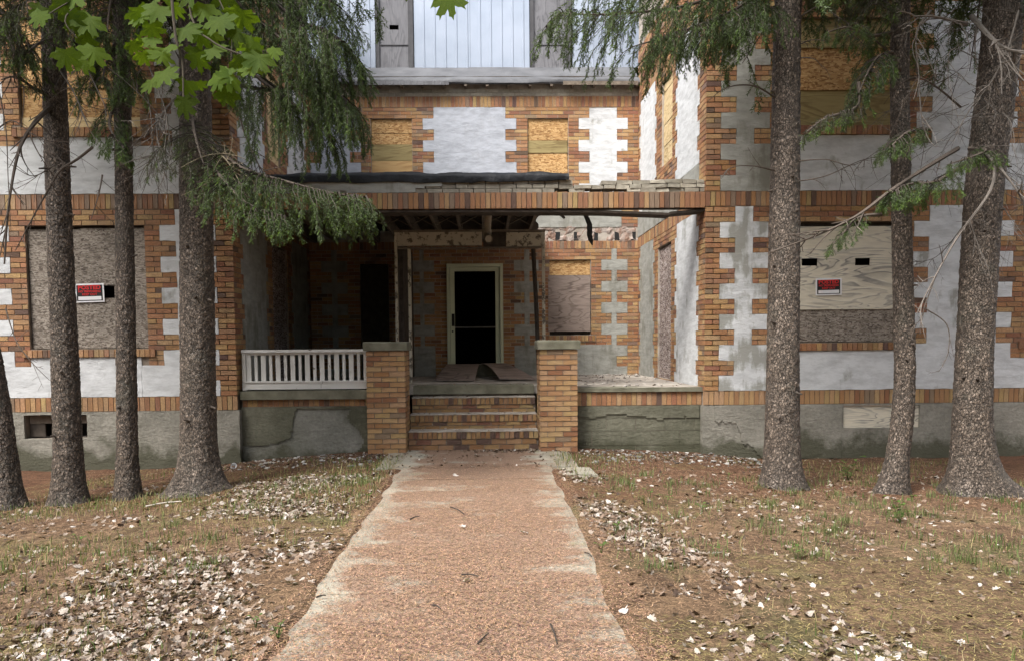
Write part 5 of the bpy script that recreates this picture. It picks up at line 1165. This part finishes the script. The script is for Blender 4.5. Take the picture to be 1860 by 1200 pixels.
# fallen leaves: bleached, curled, in drifts along both sides of the path
def dead_leaf_mesh(seed):
    rs = np.random.default_rng(seed); o = OUT[::2]*(1+rs.normal(0, .06, OUT[::2].shape)); n = len(o); m = o*.5+[0, .05]; P = np.vstack([o, m, [[0, .1]]])
    ax = rs.uniform(0, 6.28); u = P[:, 0]*math.cos(ax)+P[:, 1]*math.sin(ax)
    z = rs.uniform(.15, .6)*u*u+.10*np.sin(P[:, 0]*5+seed)*np.sin(P[:, 1]*6); z -= z.min()
    j = np.arange(n); k = (j+1) % n
    F = np.vstack([np.stack([j, k, k+n], -1), np.stack([j, k+n, j+n], -1), np.stack([j+n, k+n, 0*j+2*n], -1)])
    return np.stack([P[:, 0], P[:, 1], z], -1), F
DL = [dead_leaf_mesh(k) for k in range(10)]
LC = np.array([[.38, .33, .285], [.29, .235, .19], [.21, .15, .11], [.13, .085, .058], [.07, .045, .032], [.50, .455, .42], [.17, .11, .068]])
def dens(x, y):
    nz = fbm(np.stack([x*1.5, y*1.5, 0*x], -1), 4, 81); nz2 = fbm(np.stack([x*4, y*4, 0*x], -1), 3, 83)
    left = np.clip(1-np.abs(x+1.72+.10*(y-5)*(y > 5))/(.80+.03*y), 0, 1)*(x < PX0-.02)*(y < 8.4)
    rc = np.interp(y, [3, 3.9, 4.8, 5.6, 7.6, 8.4], [1.62, 1.52, 1.28, 1.08, .98, 1.0]); rw = np.interp(y, [3, 4.5, 7.6], [.60, .55, .34])
    right = np.clip(1-np.abs(x-rc)/rw, 0, 1)*(x > PX1+.03)*(y < 8.3)
    d = 1.5*np.maximum(left*np.clip(.55+1.6*nz+.8*nz2, 0, 1.2), right*np.clip(.65+1.3*nz+.9*nz2, 0, 1.2))
    d = np.maximum(d, .035+.16*np.clip(nz+.1, 0, 1)*((x > PX1) | (x < PX0-.8)))
    wall = ((y > 9.3) & (np.abs(x) > 1.25))*(.42+.4*nz2)*(np.abs(x) < 3.6); d = np.maximum(d, wall)
    d = np.where((y > 8.7) & (np.abs(x) > 3.6), .04, d)
    d = np.where((x > PX0) & (x < PX1) & (y < 8.7), .0, d); d = np.where((x > -1.3) & (x < 1.15) & (y > 8.65), .05, d)
    pile = np.exp(-((x-.35)/.45)**2-((y-10.05)/.14)**2); return np.maximum(d, pile*1.6)
n = 190000; X = RNG.uniform(-5, 6, n); Y = 3.0+7.1*RNG.random(n); kp = (RNG.random(n) < dens(X, Y)*.62) & (np.abs(X+.1) < 1.0+Y*.72) & ~((np.abs(X) < 1.6) & (Y > 10.17)) & (Y < 10.22); X, Y = X[kp], Y[kp]
def put_leaves(name, X, Y, Z, label, size=(.012, .040), dark=0.0):
    Vs, Fs, Cs, off = [], [], [], 0
    for x, y, z in zip(X, Y, Z):
        V, F = DL[random.randrange(10)]; s = random.uniform(*size); s = s*(.8 if y > 8.6 else 1)
        m = (Matrix.Rotation(random.uniform(0, 6.28), 3, 'Z')@Matrix.Rotation(random.gauss(0, .42)+(3.14 if random.random() < .5 else 0), 3, 'X')@Matrix.Rotation(random.gauss(0, .35), 3, 'Y'))
        Vw = (V-[0, .2, .1])@np.array(m).T*s; Vw[:, 2] += -Vw[:, 2].min()*.75; Vw += [x, y, z]
        wt = np.array([.17, .19, .20, .18, .12, .07, .07]); 
        if y > 8.6: wt = np.array([.06, .08, .14, .26, .30, .06, .10])
        c = LC[RNG.choice(7, p=wt/wt.sum())]*random.uniform(.8, 1.15)
        Vs.append(Vw); Fs.append(F+off); Cs.append(np.tile(c, (len(V), 1))); off += len(V)
    return tag(link(name, mk(name, np.concatenate(Vs), np.concatenate(Fs), MT['dead_leaf'], np.concatenate(Cs))), label, 'leaves', kind='stuff')
put_leaves('fallen_leaves', X, Y, surf(X, Y), 'drifts of pale bleached maple leaves on both sides of the path')
# leaves and crumbs on the treads and porch floor
sx, sy, sz = [], [], []
for zt, y, _ in levels+[(FLZ+.006, 11.0, 0)]:
    for k in range(26): sx.append(random.uniform(SX0+.05, SX1-.05)); sy.append(y+.24+random.uniform(-.2, .03)); sz.append(zt+.001)
for k in range(120): sx.append(random.uniform(1.4, 2.95)); sy.append(random.choice((random.uniform(10.4, 14.4), random.uniform(13.9, 14.45)))); sz.append(FLZ+.001)
put_leaves('porch_leaves', sx, sy, sz, 'dry leaves and crumbs lying on the steps and porch floor', (.018, .035))

# single leaves one can pick out on the path
for k, (x, y, lab) in enumerate(((828, 864, 'pale curled leaf on the path nearest the steps'), (842, 957, 'white cupped leaf lying in the middle of the path'), (952, 967, 'bleached leaf on the path right of the cupped leaf'), (847, 1055, 'flat pale leaf in the centre foreground of the path'), (1132, 1112, 'bleached leaf on the right edge of the path in the foreground'), (866, 936, 'small grey leaf on the path behind the cupped leaf'))):
    d = at(x, y, 1.0)-np.array([0, 0, EYE]); t = (.02-EYE)/d[2]; px, py = d[0]*t, d[1]*t
    V, F = DL[k]; m = np.array(Matrix.Rotation(k*1.3, 3, 'Z')@Matrix.Rotation(.25, 3, 'X')); Vw = (V-[0, .2, 0])@m.T*.048; Vw[:, 2] -= Vw[:, 2].min(); 
    o = tag(link('fallen_leaf', mk('fallen_leaf', Vw, F, MT['dead_leaf'], np.tile(LC[5 if k != 5 else 2], (len(V), 1))), None, (px, py, .021)), lab, 'leaf', 'single leaves on the path')
# sticks
for k, (x0, y0, x1, y1, lab) in enumerate(((818, 918, 843, 931, 'dark stick on the path below the steps'), (745, 940, 762, 935, 'short dark twig on the left half of the path'), (838, 1040, 868, 1043, 'straight dark twig in the middle of the path foreground'), (868, 1165, 888, 1145, 'twig lying askew at the bottom of the path'), (1000, 1130, 1012, 1165, 'thin twig near the bottom right of the path'), (575, 1081, 592, 1078, 'dark twig across the left edge of the path'), (786, 1095, 800, 1102, 'bent twig left of centre on the near path'), (1062, 1000, 1075, 1008, 'dark twig by the right edge of the path'), (265, 917, 330, 908, 'long pale stick before the thick left trunk'), (470, 843, 500, 838, 'pale split stick below the white railing'))):
    q = []
    for (x, y) in ((x0, y0), ((x0+x1)/2+1, (y0+y1)/2-2), (x1, y1)):
        d = at(x, y, 1.0)-np.array([0, 0, EYE]); t = (0-EYE)/d[2]; X_, Y_ = d[0]*t, d[1]*t; zz = float(surf(np.array(X_), np.array(Y_))); t = (zz+.02-EYE)/d[2]; q.append((d[0]*t, d[1]*t, zz+.012))
    mb = MB(); mb.tube(curve(q, 7), np.linspace(.006, .003, 7)*(1.6 if k > 7 else 1), 5, TW*.6 if k < 8 else np.array([.5, .46, .4])); tag(mb.build('fallen_stick', MT['twig']), lab, 'stick')

# grass blades and weeds
def blades(name, X, Y, h, col, label):
    n = len(X); Z = surf(X, Y); a = RNG.uniform(0, 6.28, n); lean = RNG.uniform(.1, .75, n)*h; s = np.stack([-np.sin(a), np.cos(a), 0*a], -1)*(.0022+.0012*RNG.random(n))[:, None]; d = np.stack([np.cos(a), np.sin(a), 0*a], -1)
    B = np.stack([X, Y, Z-.005], -1); Mv = B+d*(lean*.35)[:, None]+np.array([0, 0, 1])*(h*.62)[:, None]; Tp = B+d*lean[:, None]+np.array([0, 0, 1])*h[:, None]
    V = np.stack([B-s, B+s, Mv+s*.8, Mv-s*.8, Tp], 1).reshape(-1, 3); b = np.arange(n)*5
    return tag(link(name, mk(name, V, [np.stack([b, b+1, b+2, b+3], -1), np.stack([b+3, b+2, b+4], -1)], MT['grass'], np.repeat(col, 5, 0))), label, 'grass', kind='stuff')
n = 70000; X = RNG.uniform(-5, 6.2, n); Y = 3.0+6.6*RNG.random(n)
g = fbm(np.stack([X*.8, Y*.8, 0*X], -1), 4, 91)+.35*((X > .9) & (Y < 8.2) & (Y > 5))*.6+.15*((X < -1.1) & (Y > 5.5) & (Y < 8))
kp = (g > RNG.uniform(-.15, .75, n)) & ((X < PX0-.05) | (X > PX1+.05)) & (np.abs(X) < 1+Y*.73); X, Y = X[kp], Y[kp]; n = len(X)
dry = RNG.random((n, 1)) < .42; colg = np.where(dry, np.array([.33, .27, .15]), np.array([.12, .17, .05]))*RNG.uniform(.6, 1.3, (n, 1))
blades('grass', X, Y, RNG.uniform(.02, .09, n), colg, 'sparse short grass and moss growing through the leaf litter')
n = 2600; X = RNG.uniform(-5, 6, n); Y = 3.0+7*RNG.random(n); kp = (np.abs(X) < 1+Y*.73) & (((X < PX0) | (X > PX1)) | (RNG.random(n) < .25)) & ~((np.abs(X) < 1.7) & (Y > 9.9)); X, Y = X[kp], Y[kp]; n = len(X)
scatter_tri('twig_litter', X, Y, surf(X, Y), RNG.uniform(0, 6.28, n), RNG.uniform(.03, .13, n), RNG.uniform(.003, .006, n), np.array([.07, .05, .036])*RNG.uniform(.5, 2.2, (n, 1)), MT['twig'], lift=.006, label='fine dark twigs and cone scales littering the ground', cat='twigs')
# extra clumps of green grass
X, Y = [], []
for k in range(170):
    cx_, cy_ = (random.uniform(.95, 5.2), random.uniform(4.6, 8.3)) if random.random() < .85 else (random.uniform(-3.6, -1.15), random.uniform(4.5, 8.2))
    m_ = random.randint(10, 40); X += list(RNG.normal(cx_, .05, m_)); Y += list(RNG.normal(cy_, .05, m_))
X, Y = np.array(X), np.array(Y); kp = (X < PX0-.03) | (X > PX1+.03); X, Y = X[kp], Y[kp]; n = len(X)
blades('grass_clumps', X, Y, RNG.uniform(.03, .10, n), np.array([.12, .15, .055])*RNG.uniform(.6, 1.4, (n, 1)), 'clumps of fresh green grass between the path and the right trunks')
def weed(px, py, label, kind, s=.12):
    d = at(px, py, 1.0)-np.array([0, 0, EYE]); z = 0.0
    for _ in range(3): t = (z-EYE)/d[2]; x, y = d[0]*t, d[1]*t; z = float(surf(np.array(x), np.array(y)))
    t_ = thing('weed', label, 'weed', (x, y, z), 'weeds beside the path'); mb = MB(); nst = 3 if kind == 'broad' else 5
    mbs = MB()
    for k in range(nst):
        a = k*2.4+random.uniform(0, 1); hgt = s*random.uniform(.6, 1.1); tip = np.array([x+math.cos(a)*hgt*.35, y+math.sin(a)*hgt*.35, z+hgt]); b = np.array([x, y, z-.005])
        mbs.tube(curve([b, (b+tip)/2+[0, 0, .01], tip], 5), np.linspace(.0025, .0012, 5), 4, (.07, .10, .03))
        for q in range(2 if kind == 'broad' else 5):
            f = 1-q*.18; p = b+(tip-b)*f; aa = a+q*2.1; dd = np.array([math.cos(aa), math.sin(aa), .35]); sdv = np.array([-math.sin(aa), math.cos(aa), 0]); L = s*(.42 if kind == 'broad' else .30)*random.uniform(.7, 1.1); w_ = L*(.32 if kind == 'broad' else .16)
            Q = [p, p+dd*L*.3+sdv*w_, p+dd*L*.7+sdv*w_*.8, p+dd*L+[0, 0, -.25*L], p+dd*L*.7-sdv*w_*.8, p+dd*L*.3-sdv*w_, p+dd*L*.5+[0, 0, -.05*L]]
            mb.add(Q, [[0, 1, 6], [1, 2, 6], [2, 3, 6], [3, 4, 6], [4, 5, 6], [5, 0, 6]], np.array([.08, .135, .03])*random.uniform(.8, 1.3))
    mbs.build('stem', MT['grass'], t_); mb.build('foliage', MT['grass'], t_, smooth=True)
for px, py, lab, kd, s in ((1092, 1003, 'small green weed at the right edge of the path', 'broad', .09), (1541, 872, 'leafy weed growing between the two right trunks', 'fine', .28), (1634, 950, 'upright green weed on the open ground at right', 'fine', .24), (1118, 968, 'green plantain weed among leaves beside the path', 'broad', .09), (1300, 1010, 'tiny green weed in the drift of leaves at right', 'broad', .07), (1445, 1015, 'short green weed right of the leaf drift', 'broad', .09), (1275, 930, 'green weed in the grass behind the leaf drift', 'broad', .10), (1180, 905, 'green weed near the right edge of the path below the pier', 'broad', .10), (1685, 822, 'lone seedling against the right basement wall', 'fine', .18), (145, 990, 'pale green weed at the left of the leaf litter', 'broad', .09), (465, 1140, 'silvery weed by the left edge of the path', 'broad', .08), (668, 912, 'low green weed at the left edge of the path', 'broad', .10), (505, 1160, 'green weed touching the near left corner of the path', 'fine', .09), (1210, 918, 'broad-leaved weed left of the straight right trunk', 'broad', .10), (1322, 868, 'weed beside the foot of the straight right trunk', 'broad', .08)):
    weed(px, py, lab, kd, s)

# litter by the walls: a paper cup, chips of render, loose bricks
c_ = at(423, 840, 9.6); zc_ = float(surf(np.array(c_[0]), np.array(9.6)))
mb = MB(); an = np.linspace(0, 6.283, 13)[:-1]
ring = lambda r, h: np.stack([r*np.cos(an), r*np.sin(an), 0*an+h], -1)
V = np.vstack([ring(.026, 0), ring(.038, .085), ring(.035, .085), ring(.024, .006)]); F = [[q*12+j, q*12+(j+1) % 12, (q+1)*12+(j+1) % 12, (q+1)*12+j] for q in range(3) for j in range(12)]
Rm = np.array(Matrix.Rotation(R(65), 3, 'X')@Matrix.Rotation(R(25), 3, 'Y')); Vw = V@Rm.T; Vw[:, 2] -= Vw[:, 2].min(); mb.add(Vw+[c_[0], 9.6, zc_], F); tag(mb.build('paper_cup', MT['sign_white']), 'crushed white paper cup on the ground at the left porch corner', 'cup')
mb = MB()
for k in range(420):
    side = random.random(); x = random.uniform(1.3, 3.7) if side < .62 else random.uniform(-3.3, -1.4); y = random.uniform(9.0, 10.15); s = random.uniform(.006, .03)
    if random.random() > (y-8.6)/1.6: continue
    z = float(surf(np.array(x), np.array(y))); m3 = np.array(Matrix.Rotation(random.uniform(0, 6), 3, 'Z')@Matrix.Rotation(random.gauss(0, .3), 3, 'X'))
    mb.box((-s, -s*.7, -s*.1), (s, s*.7, s*.35), np.array([.42, .40, .37])*random.uniform(.25, 1.15), jit=s*.3, mat3=m3, org=(x, y, z+.004))
tag(mb.build('render_chips', MT['litter']), 'chips of fallen render and plaster along the foot of the walls', 'rubble', kind='stuff')
mb = MB()
for k in range(260):
    x = random.uniform(1.35, 3.0); y = random.choice((random.uniform(10.4, 14.4), random.uniform(14.1, 14.5))); s = random.uniform(.006, .03)
    mb.box((-s, -s*.7, 0), (s, s*.7, s*.5), np.array([.46, .42, .38])*random.uniform(.35, 1.2), jit=s*.3, mat3=np.array(Matrix.Rotation(random.uniform(0, 6), 3, 'Z')), org=(x, y, FLZ+.001))
tag(mb.build('porch_rubble', MT['litter']), 'crumbs of plaster strewn over the open bay of the porch floor', 'rubble', kind='stuff')

# ------------------------------------------------------------------ unseen wood added behind and beside the viewer to cut low sky light
mbw = MB(); fw_ = Fol()
for k in range(64):
    an_ = RNG.uniform(math.pi*.93, math.pi*2.07); rr_ = RNG.uniform(11, 19); x, y = rr_*math.cos(an_)*1.25, 4+rr_*math.sin(an_); hT = RNG.uniform(9, 14); z0 = float(ground_z(np.array(x), np.array(y)))
    mbw.tube([(x, y, z0-.1), (x, y, z0+hT*.5), (x+.1, y, z0+hT)], [.2, .13, .02], 7, TW)
    for q in range(260):
        h = RNG.uniform(.12, 1)*hT; r_ = (1-h/hT)*2.6*RNG.random()**.5+.2; a2 = RNG.uniform(0, 6.28)
        fw_.shoot(np.array([x+r_*math.cos(a2), y+r_*math.sin(a2), z0+h]), np.array([math.cos(a2), math.sin(a2), -.5])+RNG.normal(0, .3, 3), .5, GREEN*RNG.uniform(.7, 1.3), 16.0)
wd_ = tag(mbw.build('added_woodland', MT['twig']), 'added spruce wood out of view, cutting the low sky light', 'wood', kind='stuff')
link('added_woodland_needles', fw_.mesh('added_woodland_needles', N=9, nl=.022, nw=.010), wd_)
